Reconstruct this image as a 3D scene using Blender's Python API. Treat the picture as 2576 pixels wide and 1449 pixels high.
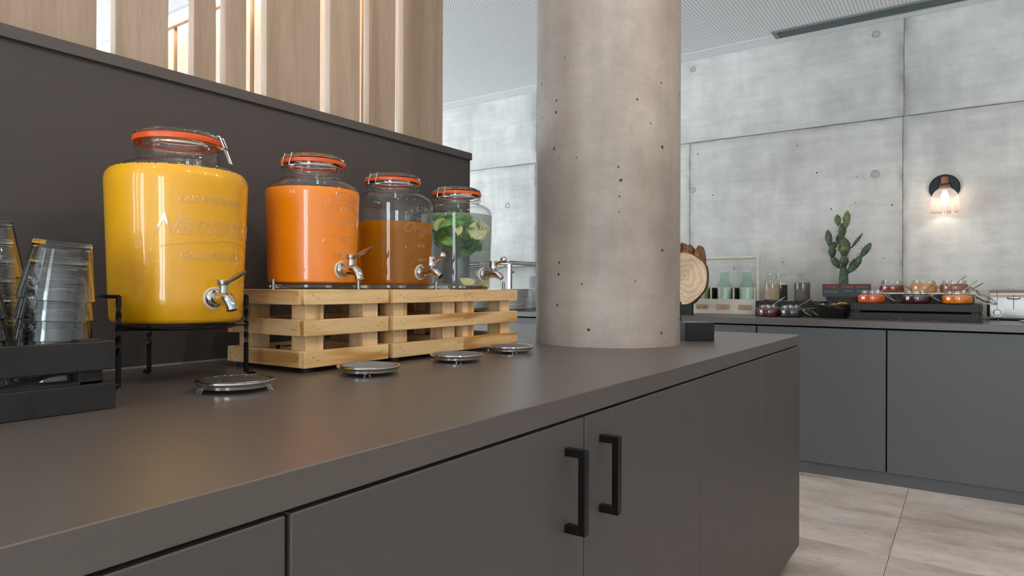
import bpy, bmesh, math, random
from mathutils import Vector, Matrix, Euler
random.seed(7)
PI = math.pi
S = bpy.context.scene
COL = S.collection
for o in list(bpy.data.objects): bpy.data.objects.remove(o)

# ------------------------------------------------------------------ camera
EYE = 1.073
yaw = math.radians(34.78); roll = 0.0038; pitch = 0.00116
F = Vector((math.cos(yaw)*math.cos(pitch), math.sin(yaw)*math.cos(pitch), math.sin(pitch)))
R0 = Vector((math.sin(yaw), -math.cos(yaw), 0)); U0 = R0.cross(F)
Rv = R0*math.cos(roll)+U0*math.sin(roll); Uv = U0*math.cos(roll)-R0*math.sin(roll)
cam_d = bpy.data.cameras.new('camera'); cam_d.sensor_width = 36; cam_d.lens = 1645/2576*36
cam_d.clip_start = 0.02
cam = bpy.data.objects.new('camera', cam_d); COL.objects.link(cam)
cam.matrix_world = Matrix(((Rv.x, Uv.x, -F.x, 0), (Rv.y, Uv.y, -F.y, 0), (Rv.z, Uv.z, -F.z, EYE), (0, 0, 0, 1)))
S.camera = cam

# ------------------------------------------------------------------ world, exposure
S.view_settings.view_transform = 'Standard'; S.view_settings.look = 'None'
S.view_settings.gamma = 1; S.view_settings.use_curve_mapping = False
S.view_settings.exposure = -0.16
S.cycles.max_bounces = 14; S.cycles.transparent_max_bounces = 48; S.cycles.transmission_bounces = 14; S.cycles.glossy_bounces = 6; S.cycles.diffuse_bounces = 5
W = bpy.data.worlds.new('sky'); S.world = W; W.use_nodes = True
wn = W.node_tree.nodes; wn['Background'].inputs[0].default_value = (0.79, 0.90, 1.0, 1)
wn['Background'].inputs[1].default_value = 17.5

def area(name, loc, rot, sx, sy, power, col, portal=False):
    l = bpy.data.lights.new(name, 'AREA'); l.shape = 'RECTANGLE'; l.size = sx; l.size_y = sy
    l.energy = power; l.color = col
    if portal: l.cycles.is_portal = True
    o = bpy.data.objects.new(name, l); o.location = loc; o.rotation_euler = rot; COL.objects.link(o); return o
def spot(name, loc, target, power, col, ang=95, rad=0.04, blend=0.6):
    l = bpy.data.lights.new(name, 'SPOT'); l.energy = power; l.color = col
    l.spot_size = math.radians(ang); l.spot_blend = blend; l.shadow_soft_size = rad
    o = bpy.data.objects.new(name, l); o.location = loc
    o.rotation_euler = (Vector(target)-Vector(loc)).to_track_quat('-Z', 'Y').to_euler(); COL.objects.link(o)
CEIL = 2.874; WALLX = 5.02
WX0 = -3.6; WY0 = -4.0; WY1 = 7.2
WARM = (1.0, 0.80, 0.62)
# daylight enters through the window openings of wall_front (x = WX0) and wall_left (y = WY1)
WINF = [(-2.6, -1.4), (0.5, 1.0), (1.25, 1.5), (1.7, 2.0), (2.3, 3.3), (3.6, 4.6), (5.0, 6.2)]      # y ranges
WINL = [(-2.6, -1.2), (-0.6, 0.8), (1.5, 3.2)]                  # x ranges
for i, (a, b) in enumerate(WINF):
    area('window_portal', (WX0-0.02, (a+b)/2, 1.375), (0, -PI/2, 0), 2.45, b-a, 1, (1, 1, 1), True)
for i, (a, b) in enumerate(WINL):
    area('window_portal', ((a+b)/2, WY1+0.02, 1.375), (-PI/2, 0, 0), b-a, 2.45, 1, (1, 1, 1), True)
# ceiling downlights over the aisle and over the counters
for x, y, tx, ty, p in ((0.3, -0.5, 0.6, 0.7, 26), (1.3, -0.7, 1.2, 0.9, 38), (2.2, -0.6, 1.9, 0.8, 34),
                        (3.3, -1.6, 3.6, -1.2, 30), (3.1, 0.1, 3.4, 0.2, 16), (3.6, -0.5, 4.4, -0.4, 14),
                        (3.5, 1.4, 4.4, 1.4, 12), (-0.6, 0.9, 0.2, 1.0, 10)):
    spot('downlight', (x, y, CEIL-0.03), (tx, ty, 0.6), p*1.0, WARM, 110, 0.045)

# ------------------------------------------------------------------ node materials
def lin(c):
    return tuple((v/255/12.92 if v/255 <= 0.04045 else ((v/255+0.055)/1.055)**2.4) for v in c)+(1,)
class NT:
    def __init__(s, name):
        s.m = bpy.data.materials.new(name); s.m.use_nodes = True; s.t = s.m.node_tree; s.n = s.t.nodes
        s.b = s.n['Principled BSDF']; s.out = s.n['Material Output']
    def add(s, typ, **k):
        n = s.n.new(typ)
        for a, v in k.items():
            if a.startswith('i_'): n.inputs[a[2:].replace('_', ' ')].default_value = v
            else: setattr(n, a, v)
        return n
    def ln(s, a, b): s.t.links.new(a, b)
    def ramp(s, fac, stops):
        r = s.add('ShaderNodeValToRGB'); e = r.color_ramp.elements
        while len(e) < len(stops): e.new(0.5)
        for q, (p, c) in zip(e, stops): q.position = p; q.color = c
        s.ln(fac, r.inputs[0]); return r
    def coord(s, scale=(1, 1, 1), rot=(0, 0, 0), rnd=0.0):
        tc = s.add('ShaderNodeTexCoord'); mp = s.add('ShaderNodeMapping')
        mp.inputs['Scale'].default_value = scale; mp.inputs['Rotation'].default_value = rot
        s.ln(tc.outputs['Object'], mp.inputs['Vector'])
        if rnd:
            oi = s.add('ShaderNodeObjectInfo'); mu = s.add('ShaderNodeMath', operation='MULTIPLY'); mu.inputs[1].default_value = rnd
            s.ln(oi.outputs['Random'], mu.inputs[0]); s.ln(mu.outputs[0], mp.inputs['Location'])
        return mp.outputs['Vector']
    def noise(s, vec, scale, detail=4, rough=0.55, dist=0):
        n = s.add('ShaderNodeTexNoise'); n.inputs['Scale'].default_value = scale; n.inputs['Detail'].default_value = detail
        n.inputs['Roughness'].default_value = rough; n.inputs['Distortion'].default_value = dist
        s.ln(vec, n.inputs['Vector']); return n.outputs['Fac']
    def mix(s, a, b, fac, mode='MIX'):
        m = s.add('ShaderNodeMix', data_type='RGBA', blend_type=mode)
        for sock, v in ((m.inputs[6], a), (m.inputs[7], b), (m.inputs[0], fac)):
            if hasattr(v, 'type') and hasattr(v, 'links'): s.ln(v, sock)
            else: sock.default_value = v
        return m.outputs[2]
    def bump(s, h, strength=0.2, dist=0.002):
        b = s.add('ShaderNodeBump'); b.inputs['Strength'].default_value = strength; b.inputs['Distance'].default_value = dist
        s.ln(h, b.inputs['Height']); s.ln(b.outputs[0], s.b.inputs['Normal'])
def plain(name, rgb, rough=0.5, metal=0.0, bump=0, emit=0, spec=0.5, nscale=60, var=0.06, sss=0):
    t = NT(name); v = t.coord()
    n = t.noise(v, nscale, 3)
    c = lin(rgb)
    lo = tuple(x*(1-var) for x in c[:3])+(1,); hi = tuple(min(1, x*(1+var)) for x in c[:3])+(1,)
    r = t.ramp(n, [(0.3, lo), (0.7, hi)])
    t.ln(r.outputs[0], t.b.inputs['Base Color'])
    t.b.inputs['Roughness'].default_value = rough; t.b.inputs['Metallic'].default_value = metal
    t.b.inputs['Specular IOR Level'].default_value = spec
    if bump: t.bump(n, bump, 0.001)
    if emit:
        t.b.inputs['Emission Color'].default_value = c; t.b.inputs['Emission Strength'].default_value = emit
    if sss:
        t.b.inputs['Subsurface Weight'].default_value = sss; t.b.inputs['Subsurface Radius'].default_value = (0.02, 0.01, 0.004)
    return t.m
def concrete(name, base, dark, light, streak=0.5, hole=0.085, col=False):
    t = NT(name); v = t.coord(rnd=0 if col else 13.0)
    big = t.noise(v, 1.1, 5, 0.6)
    med = t.noise(v, 6, 5, 0.6)
    vs = t.coord(scale=(1, 1, 0.12) if True else (1, 1, 1), rnd=0 if col else 5.0); st = t.noise(vs, 9, 3)
    fine = t.noise(v, 160, 2)
    c1 = t.ramp(big, [(0.32, lin(dark)), (0.5, lin(base)), (0.68, lin(light))]).outputs[0]
    c2 = t.ramp(med, [(0.3, (0.80, 0.80, 0.80, 1)), (0.7, (1.06, 1.06, 1.06, 1))]).outputs[0]
    c3 = t.ramp(st, [(0.35, (0.86, 0.86, 0.86, 1)), (0.65, (1.05, 1.05, 1.05, 1))]).outputs[0]
    c4 = t.ramp(fine, [(0.3, (0.93, 0.93, 0.93, 1)), (0.7, (1.03, 1.03, 1.03, 1))]).outputs[0]
    c = t.mix(c1, c2, 0.8, 'MULTIPLY'); c = t.mix(c, c3, streak, 'MULTIPLY'); c = t.mix(c, c4, 1.0, 'MULTIPLY')
    vh = t.coord(scale=(1, 0.10, 1.0), rnd=0 if col else 9.0); sh = t.noise(vh, 26, 4, 0.7)
    c5 = t.ramp(sh, [(0.3, (0.90, 0.90, 0.89, 1)), (0.7, (1.04, 1.04, 1.04, 1))]).outputs[0]; c = t.mix(c, c5, 1.0, 'MULTIPLY')
    if not col:
        tg = t.add('ShaderNodeTexCoord'); sg = t.add('ShaderNodeSeparateXYZ'); t.ln(tg.outputs['Generated'], sg.inputs[0])
        def edge(sock, w):
            a = t.add('ShaderNodeMath', operation='SUBTRACT'); a.inputs[1].default_value = 0.5; t.ln(sock, a.inputs[0])
            b = t.add('ShaderNodeMath', operation='ABSOLUTE'); t.ln(a.outputs[0], b.inputs[0])
            m = t.add('ShaderNodeMapRange'); m.inputs[1].default_value = 0.5-w; m.inputs[2].default_value = 0.5; t.ln(b.outputs[0], m.inputs[0])
            p = t.add('ShaderNodeMath', operation='POWER'); p.inputs[1].default_value = 2.5; t.ln(m.outputs[0], p.inputs[0]); return p.outputs[0]
        mxn = t.add('ShaderNodeMath', operation='MAXIMUM'); t.ln(edge(sg.outputs[1], 0.05), mxn.inputs[0]); t.ln(edge(sg.outputs[2], 0.03), mxn.inputs[1])
        nm = t.add('ShaderNodeMapRange'); nm.inputs[1].default_value = 0.35; nm.inputs[2].default_value = 0.62; t.ln(med, nm.inputs[0])
        ml = t.add('ShaderNodeMath', operation='MULTIPLY'); t.ln(mxn.outputs[0], ml.inputs[0]); t.ln(nm.outputs[0], ml.inputs[1])
        ml2 = t.add('ShaderNodeMath', operation='MULTIPLY'); ml2.inputs[1].default_value = 0.75; t.ln(ml.outputs[0], ml2.inputs[0])
        c = t.mix(c, lin((112, 106, 98)), ml2.outputs[0])
    vo = t.add('ShaderNodeTexVoronoi'); vo.inputs['Scale'].default_value = 27 if col else 15; t.ln(v, vo.inputs['Vector'])
    rn = t.add('ShaderNodeMath', operation='MULTIPLY'); sp = t.add('ShaderNodeSeparateColor'); t.ln(vo.outputs['Color'], sp.inputs[0])
    pw = t.add('ShaderNodeMath', operation='POWER'); t.ln(sp.outputs[0], pw.inputs[0]); pw.inputs[1].default_value = 3 if col else 3.5
    rn.inputs[1].default_value = hole; t.ln(pw.outputs[0], rn.inputs[0])
    gt = t.add('ShaderNodeMath', operation='LESS_THAN'); t.ln(vo.outputs['Distance'], gt.inputs[0]); t.ln(rn.outputs[0], gt.inputs[1])
    c = t.mix(c, (0.03, 0.026, 0.022, 1), gt.outputs[0])
    t.ln(c, t.b.inputs['Base Color']); t.b.inputs['Roughness'].default_value = 0.5 if col else 0.62
    sub = t.add('ShaderNodeMath', operation='SUBTRACT'); t.ln(med, sub.inputs[0]); t.ln(gt.outputs[0], sub.inputs[1])
    t.bump(sub.outputs[0], 0.25, 0.003); return t.m
def wood(name, c_lo, c_mid, c_hi, axis='x', scale=1.0, rough=0.5, knots=True, stretch=0.07):
    t = NT(name)
    sc = {'x': (stretch, 1, 1), 'y': (1, stretch, 1), 'z': (1, 1, stretch)}[axis]
    v = t.coord(scale=sc, rnd=37.0)
    n1 = t.noise(v, 9*scale, 3, 0.5, 0.6)
    mu = t.add('ShaderNodeMath', operation='MULTIPLY'); mu.inputs[1].default_value = 16; t.ln(n1, mu.inputs[0])
    sn = t.add('ShaderNodeMath', operation='SINE'); t.ln(mu.outputs[0], sn.inputs[0])
    ab = t.add('ShaderNodeMath', operation='MULTIPLY_ADD'); ab.inputs[1].default_value = 0.5; ab.inputs[2].default_value = 0.5; t.ln(sn.outputs[0], ab.inputs[0])
    fine = t.noise(v, 160*scale, 3)
    c = t.ramp(ab.outputs[0], [(0.0, lin(c_lo)), (0.35, lin(c_mid)), (1.0, lin(c_hi))]).outputs[0]
    f2 = t.ramp(fine, [(0.3, (0.90, 0.90, 0.90, 1)), (0.7, (1.05, 1.05, 1.05, 1))]).outputs[0]
    c = t.mix(c, f2, 1.0, 'MULTIPLY')
    oi = t.add('ShaderNodeObjectInfo'); rr = t.ramp(oi.outputs['Random'], [(0, (0.88, 0.86, 0.84, 1)), (1, (1.04, 1.04, 1.04, 1))])
    c = t.mix(c, rr.outputs[0], 1.0, 'MULTIPLY')
    if knots:
        v2 = t.coord(scale=tuple(1 if q == 1 else 0.5 for q in sc), rnd=21.0)
        vo = t.add('ShaderNodeTexVoronoi'); vo.inputs['Scale'].default_value = 4.5; t.ln(v2, vo.inputs['Vector'])
        kr = t.ramp(vo.outputs['Distance'], [(0.0, (1, 1, 1, 1)), (0.025, (0.5, 0.5, 0.5, 1)), (0.06, (0, 0, 0, 1))])
        c = t.mix(c, lin(tuple(q*0.62 for q in c_lo)), kr.outputs[0])
    t.ln(c, t.b.inputs['Base Color']); t.b.inputs['Roughness'].default_value = rough
    t.bump(fine, 0.08, 0.001); return t.m
def thin_glass(name, tint=(0.985, 0.99, 0.985), edge=(0.84, 0.87, 0.86), rough=0.0, ior=1.45):
    t = NT(name); t.n.remove(t.b)
    lw = t.add('ShaderNodeLayerWeight'); lw.inputs['Blend'].default_value = 0.35
    cr = t.ramp(lw.outputs['Facing'], [(0.0, tint+(1,)), (0.75, tint+(1,)), (1.0, edge+(1,))])
    tr = t.add('ShaderNodeBsdfTransparent'); t.ln(cr.outputs[0], tr.inputs[0])
    gl = t.add('ShaderNodeBsdfGlossy'); gl.inputs['Roughness'].default_value = rough
    n = t.noise(t.coord(), 14, 2); bp = t.add('ShaderNodeBump'); bp.inputs['Strength'].default_value = 0.12; bp.inputs['Distance'].default_value = 0.004
    t.ln(n, bp.inputs['Height']); t.ln(bp.outputs[0], gl.inputs['Normal'])
    lf = t.add('ShaderNodeLayerWeight'); lf.inputs['Blend'].default_value = 0.5
    f0 = ((ior-1)/(ior+1))**2
    pw = t.add('ShaderNodeMath', operation='POWER'); pw.inputs[1].default_value = 5; t.ln(lf.outputs['Facing'], pw.inputs[0])
    fr = t.add('ShaderNodeMath', operation='MULTIPLY_ADD'); fr.inputs[1].default_value = 0.85*(1-f0); fr.inputs[2].default_value = f0; t.ln(pw.outputs[0], fr.inputs[0])
    mx = t.add('ShaderNodeMixShader'); t.ln(fr.outputs[0], mx.inputs[0]); t.ln(tr.outputs[0], mx.inputs[1]); t.ln(gl.outputs[0], mx.inputs[2])
    t.ln(mx.outputs[0], t.out.inputs['Surface']); return t.m
def solid_glass(name, col, ior=1.45, rough=0.0):
    t = NT(name); t.n.remove(t.b)
    g = t.add('ShaderNodeBsdfGlass'); g.inputs['Color'].default_value = col+(1,); g.inputs['IOR'].default_value = ior; g.inputs['Roughness'].default_value = rough
    t.ln(g.outputs[0], t.out.inputs['Surface']); return t.m
def emis(name, col, strength):
    t = NT(name); t.n.remove(t.b); e = t.add('ShaderNodeEmission'); e.inputs[0].default_value = col+(1,); e.inputs[1].default_value = strength
    t.ln(e.outputs[0], t.out.inputs['Surface']); return t.m
def laminate(name, rgb, rough=0.42, spec=0.5):
    t = NT(name); v = t.coord(); n = t.noise(v, 220, 2); c = lin(rgb)
    r = t.ramp(n, [(0.3, tuple(x*0.97 for x in c[:3])+(1,)), (0.7, tuple(x*1.03 for x in c[:3])+(1,))])
    t.ln(r.outputs[0], t.b.inputs['Base Color']); t.b.inputs['Roughness'].default_value = rough
    t.b.inputs['Specular IOR Level'].default_value = spec
    t.bump(n, 0.05, 0.0005); return t.m
def ceiling_mat():
    t = NT('perforated_ceiling'); tc = t.add('ShaderNodeTexCoord'); sp = t.add('ShaderNodeSeparateXYZ'); t.ln(tc.outputs['Object'], sp.inputs[0])
    def cell(sock):
        a = t.add('ShaderNodeMath', operation='MULTIPLY'); a.inputs[1].default_value = 1/0.0215; t.ln(sock, a.inputs[0])
        b = t.add('ShaderNodeMath', operation='FRACT'); t.ln(a.outputs[0], b.inputs[0])
        c = t.add('ShaderNodeMath', operation='SUBTRACT'); c.inputs[1].default_value = 0.5; t.ln(b.outputs[0], c.inputs[0])
        d = t.add('ShaderNodeMath', operation='MULTIPLY'); t.ln(c.outputs[0], d.inputs[0]); t.ln(c.outputs[0], d.inputs[1]); return d.outputs[0]
    s = t.add('ShaderNodeMath', operation='ADD'); t.ln(cell(sp.outputs[0]), s.inputs[0]); t.ln(cell(sp.outputs[1]), s.inputs[1])
    l = t.add('ShaderNodeMath', operation='LESS_THAN'); l.inputs[1].default_value = 0.040; t.ln(s.outputs[0], l.inputs[0])
    c = t.mix(lin((248, 248, 248)), lin((120, 120, 122)), l.outputs[0]); t.ln(c, t.b.inputs['Base Color'])
    t.b.inputs['Roughness'].default_value = 0.8; return t.m
def tile_mat():
    t = NT('stone_floor_tile'); v = t.coord(scale=(1.0, 0.35, 1), rnd=11.0)
    a = t.noise(v, 5, 6, 0.65); b = t.noise(v, 60, 4, 0.7); d = t.noise(t.coord(rnd=3.0), 2.2, 3)
    c = t.ramp(a, [(0.3, lin((160, 148, 138))), (0.5, lin((198, 188, 179))), (0.7, lin((216, 209, 201)))]).outputs[0]
    c2 = t.ramp(b, [(0.3, (0.42, 0.40, 0.38, 1)), (0.42, (0.92, 0.91, 0.90, 1)), (0.7, (1.05, 1.05, 1.05, 1))]).outputs[0]
    c = t.mix(c, c2, 0.75, 'MULTIPLY')
    c3 = t.ramp(d, [(0.3, (0.85, 0.85, 0.88, 1)), (0.7, (1.05, 1.04, 1.02, 1))]).outputs[0]
    c = t.mix(c, c3, 1, 'MULTIPLY'); t.ln(c, t.b.inputs['Base Color']); t.b.inputs['Roughness'].default_value = 0.45
    t.bump(b, 0.1, 0.001); return t.m
def endgrain(name):
    t = NT(name); v = t.coord(); v.node.inputs['Location'].default_value = (0, 0.03, -0.19); n = t.noise(v, 3, 4)
    w = t.add('ShaderNodeTexWave', wave_type='RINGS', rings_direction='X'); w.inputs['Scale'].default_value = 9; w.inputs['Distortion'].default_value = 9
    w.inputs['Detail'].default_value = 3; t.ln(v, w.inputs['Vector'])
    c = t.ramp(w.outputs['Fac'], [(0, lin((208, 174, 138))), (0.5, lin((214, 184, 150))), (1, lin((222, 196, 168)))]).outputs[0]
    c2 = t.ramp(n, [(0.4, (0.75, 0.72, 0.72, 1)), (0.6, (1.05, 1.05, 1.05, 1))]).outputs[0]
    c = t.mix(c, c2, 1, 'MULTIPLY'); t.ln(c, t.b.inputs['Base Color']); t.b.inputs['Roughness'].default_value = 0.7
    t.bump(w.outputs['Fac'], 0.3, 0.002); return t.m
def speckled(name, cols, scale=400, rough=0.8):
    t = NT(name); v = t.coord(); vo = t.add('ShaderNodeTexVoronoi'); vo.inputs['Scale'].default_value = scale; t.ln(v, vo.inputs['Vector'])
    sp = t.add('ShaderNodeSeparateColor'); t.ln(vo.outputs['Color'], sp.inputs[0])
    n = len(cols); r = t.ramp(sp.outputs[0], [(i/(n-1), lin(c)) for i, c in enumerate(cols)])
    t.ln(r.outputs[0], t.b.inputs['Base Color']); t.b.inputs['Roughness'].default_value = rough; t.bump(vo.outputs['Distance'], 0.6, 0.002); return t.m

M = {}
M['lam'] = laminate('warm_grey_laminate', (80, 73, 69), 0.5)
M['lam_top'] = laminate('warm_grey_worktop', (90, 82, 77), 0.34, 0.6)
M['lam_panel'] = laminate('warm_grey_panel', (75, 69, 66), 0.6, 0.35)
M['lam2'] = laminate('cool_grey_laminate', (83, 82, 81), 0.5)
M['gap'] = plain('shadow_gap_black', (10, 10, 10), 0.9)
M['conc'] = concrete('concrete_wall', (213, 210, 204), (194, 192, 186), (224, 221, 215))
M['col'] = concrete('concrete_column', (170, 157, 146), (150, 137, 126), (182, 170, 160), 0.9, 0.16, True)
M['plug'] = plain('cement_plug', (168, 167, 163), 0.7)
M['mesh'] = plain('steel_wire_mesh', (112, 108, 102), 0.4, 1.0)
M['ceil'] = ceiling_mat(); M['white'] = plain('white_plaster', (242, 243, 244), 0.8)
M['tile'] = tile_mat(); M['grout'] = plain('tile_grout', (96, 90, 84), 0.9)
M['birch'] = wood('birch_board', (158, 134, 112), (170, 146, 124), (178, 155, 134), 'z', 0.9, 0.5, True)
M['birch_y'] = M['birch']
M['pine_x'] = wood('pine_slat_along', (184, 130, 70), (216, 172, 112), (232, 196, 142), 'x', 2.6, 0.55)
M['pine_y'] = wood('pine_slat_across', (184, 130, 70), (216, 172, 112), (232, 196, 142), 'y', 2.6, 0.55)
M['pine_z'] = wood('pine_post', (190, 142, 88), (218, 180, 128), (230, 196, 148), 'z', 2.2, 0.55, False)
M['blackwood'] = wood('black_stained_wood', (22, 21, 20), (29, 27, 26), (34, 32, 31), 'y', 2, 0.55, False)
M['creamwood'] = wood('white_stained_wood', (228, 220, 204), (232, 225, 210), (236, 230, 216), 'y', 2, 0.6, False)
M['tagwood'] = wood('plywood_tag', (188, 150, 116), (198, 164, 130), (206, 172, 140), 'y', 3, 0.6, False)
M['glass'] = thin_glass('clear_jar_glass')
M['glass_small'] = thin_glass('small_jar_glass', (0.97, 0.975, 0.97), (0.50, 0.52, 0.50), 0.0, 1.75)
M['glass_bump'] = thin_glass('embossed_jar_glass', (0.985, 0.975, 0.96), (0.42, 0.38, 0.33), 0.04, 2.0)
M['glass_green'] = thin_glass('green_bottle_glass', (0.80, 0.92, 0.87), (0.30, 0.55, 0.48))
def lamp_glass():
    m = thin_glass('smoky_lamp_glass', (0.86, 0.82, 0.80), (0.42, 0.37, 0.36), 0.0, 2.0); nt = m.node_tree
    out = nt.nodes['Material Output']; src = out.inputs['Surface'].links[0].from_socket
    tl = nt.nodes.new('ShaderNodeBsdfTranslucent'); tl.inputs[0].default_value = (0.8, 0.76, 0.74, 1)
    mx = nt.nodes.new('ShaderNodeMixShader'); mx.inputs[0].default_value = 0.16
    nt.links.new(src, mx.inputs[1]); nt.links.new(tl.outputs[0], mx.inputs[2]); nt.links.new(mx.outputs[0], out.inputs['Surface']); return m
M['glass_teal'] = plain('teal_glass_edge', (40, 130, 120), 0.2)
M['glass_smoke'] = lamp_glass()
M['tumbler'] = solid_glass('tumbler_glass', (0.985, 0.99, 0.988), 1.45)
def water_mat():
    t = NT('drinking_water')
    g = t.add('ShaderNodeBsdfGlass'); g.inputs['Color'].default_value = (0.97, 0.99, 0.985, 1); g.inputs['IOR'].default_value = 1.33
    d = t.add('ShaderNodeBsdfTranslucent'); d.inputs['Color'].default_value = (0.80, 0.88, 0.92, 1)
    m1 = t.add('ShaderNodeMixShader'); m1.inputs[0].default_value = 0.36; t.ln(g.outputs[0], m1.inputs[1]); t.ln(d.outputs[0], m1.inputs[2])
    tr = t.add('ShaderNodeBsdfTransparent'); tr.inputs[0].default_value = (0.97, 0.99, 0.985, 1)
    m2 = t.add('ShaderNodeMixShader'); m2.inputs[0].default_value = 0.45; t.ln(m1.outputs[0], m2.inputs[1]); t.ln(tr.outputs[0], m2.inputs[2])
    t.n.remove(t.b); t.ln(m2.outputs[0], t.out.inputs['Surface']); return t.m
M['water'] = water_mat()
M['lidglass'] = solid_glass('moulded_lid_glass', (0.97, 0.965, 0.95), 1.45)
M['acryl'] = solid_glass('clear_plastic_foot', (0.97, 0.97, 0.97), 1.49)
M['rubber'] = plain('orange_rubber_seal', (222, 88, 28), 0.35, var=0.04)
M['steel'] = plain('polished_steel', (205, 203, 200), 0.09, 1.0, var=0.02)
M['steel_b'] = plain('brushed_steel', (160, 157, 152), 0.33, 1.0, var=0.05)
M['wire'] = plain('galvanised_wire', (190, 188, 182), 0.25, 1.0)
M['blackmetal'] = plain('black_painted_metal', (14, 14, 15), 0.3, 0.0, spec=0.3)
M['mattblack'] = plain('matt_black', (22, 22, 22), 0.6)
def juice(name, c, c2, rough=0.35, emit=0):
    t = NT(name); v = t.coord(scale=(1, 1, 0.35)); n = t.noise(v, 9, 3)
    r = t.ramp(n, [(0.3, lin(c2)), (0.7, lin(c))]); t.ln(r.outputs[0], t.b.inputs['Base Color'])
    t.b.inputs['Roughness'].default_value = rough
    t.b.inputs['Subsurface Weight'].default_value = 0.15; t.b.inputs['Subsurface Radius'].default_value = (0.03, 0.014, 0.003); t.b.inputs['Subsurface Scale'].default_value = 0.6
    return t.m
M['mango'] = juice('yellow_juice', (244, 180, 8), (236, 168, 4))
M['orange'] = juice('orange_juice', (255, 150, 6), (250, 138, 3))
def tea_mat():
    t = NT('amber_iced_tea')
    g = t.add('ShaderNodeBsdfGlass'); g.inputs['Color'].default_value = (0.92, 0.52, 0.08, 1); g.inputs['IOR'].default_value = 1.33
    d = t.add('ShaderNodeBsdfTranslucent'); d.inputs['Color'].default_value = (1.0, 0.52, 0.03, 1)
    d2 = t.add('ShaderNodeBsdfDiffuse'); d2.inputs['Color'].default_value = (0.68, 0.31, 0.012, 1)
    m1 = t.add('ShaderNodeMixShader'); m1.inputs[0].default_value = 0.5; t.ln(d.outputs[0], m1.inputs[1]); t.ln(d2.outputs[0], m1.inputs[2])
    m2 = t.add('ShaderNodeMixShader'); m2.inputs[0].default_value = 0.5; t.ln(g.outputs[0], m2.inputs[1]); t.ln(m1.outputs[0], m2.inputs[2])
    t.n.remove(t.b); t.ln(m2.outputs[0], t.out.inputs['Surface']); return t.m
M['tea'] = tea_mat()
M['foam'] = plain('juice_foam', (236, 206, 120), 0.6, nscale=300, var=0.3)
M['leaf'] = plain('mint_leaf', (150, 206, 92), 0.45, bump=0.4, var=0.35, nscale=90)
M['leafd'] = plain('mint_leaf_dark', (112, 182, 66), 0.45, bump=0.4, var=0.35, nscale=90)
M['stem'] = plain('brown_stem', (112, 80, 50), 0.6)
M['lemon_f'] = plain('lemon_flesh', (226, 220, 150), 0.4, var=0.12, nscale=140)
M['lemon_r'] = plain('lemon_rind', (232, 206, 62), 0.4)
M['pith'] = plain('lemon_pith', (236, 232, 196), 0.5)
M['washer'] = plain('white_silicone_washer', (224, 220, 214), 0.45)
M['bulbglass'] = emis('glowing_bulb', (1.0, 0.86, 0.72), 14)
M['led'] = emis('led_strip', (1.0, 0.70, 0.42), 60)
M['channel'] = plain('grey_channel', (150, 154, 160), 0.5)
M['copperwood'] = plain('walnut_lamp_cap', (150, 92, 60), 0.4)
M['plate'] = plain('white_porcelain', (235, 235, 232), 0.15, var=0.01)
def cactus_mat(name, c, c2):
    t = NT(name); v = t.coord(); n = t.noise(v, 30, 5, 0.7)
    vo = t.add('ShaderNodeTexVoronoi'); vo.inputs['Scale'].default_value = 62; t.ln(v, vo.inputs['Vector'])
    a = t.ramp(n, [(0.3, lin(c2)), (0.65, lin(c))]).outputs[0]
    k = t.ramp(vo.outputs['Distance'], [(0.0, (0.25, 0.2, 0.14, 1)), (0.14, (0.6, 0.55, 0.45, 1)), (0.3, (1, 1, 1, 1))]).outputs[0]
    t.ln(t.mix(a, k, 1, 'MULTIPLY'), t.b.inputs['Base Color']); t.b.inputs['Roughness'].default_value = 0.6
    t.bump(vo.outputs['Distance'], 0.7, 0.006); return t.m
M['cactus'] = cactus_mat('cactus_skin', (84, 106, 86), (38, 52, 36))
M['cactus_n'] = cactus_mat('young_cactus_skin', (108, 130, 74), (58, 78, 40))
M['spine'] = plain('cactus_spine', (150, 104, 80), 0.5)
M['slate'] = plain('chalk_board', (62, 58, 56), 0.7)
M['chalk_o'] = plain('orange_chalk', (232, 104, 72), 0.8)
M['chalk_b'] = plain('blue_chalk', (86, 182, 212), 0.8)
M['ink'] = plain('dark_blue_ink', (58, 48, 84), 0.6)
M['inkb'] = plain('brown_ink', (74, 54, 46), 0.6)
M['pot'] = plain('dark_brown_pot', (66, 58, 54), 0.5)
M['soil'] = plain('potting_soil', (52, 42, 34), 0.95, bump=1)
M['bark'] = plain('tree_bark', (112, 74, 48), 0.8, bump=1, var=0.4, nscale=25)
M['driftwood'] = wood('driftwood', (70, 42, 28), (122, 78, 54), (150, 100, 70), 'z', 2, 0.7, False, 0.3)
M['endgrain'] = endgrain('log_end_grain')
M['milk'] = plain('milk_seen_in_green_bottle', (236, 236, 218), 0.4, sss=0.2)
M['milk2'] = plain('soya_milk', (196, 198, 124), 0.4, sss=0.2)
M['lid_cream'] = plain('cream_bottle_lid', (222, 232, 220), 0.4)
M['oats'] = speckled('sunflower_seeds', [(150, 120, 86), (196, 172, 136), (222, 204, 172), (120, 92, 66)], 400)
M['pumpkin'] = speckled('pumpkin_seeds', [(40, 40, 30), (66, 64, 46), (30, 30, 24), (84, 78, 56)], 260)
M['chia'] = speckled('chia_seeds', [(92, 82, 76), (120, 108, 100), (76, 68, 64), (140, 128, 118)], 700)
M['sugar'] = plain('pale_flakes', (226, 206, 178), 0.8)
M['cran'] = speckled('dried_cranberries', [(62, 16, 24), (104, 26, 40), (84, 20, 34), (50, 14, 20)], 75, 0.4)
M['raisin'] = speckled('dark_raisins', [(34, 28, 32), (58, 50, 54), (44, 36, 40), (26, 22, 26)], 75, 0.45)
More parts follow.
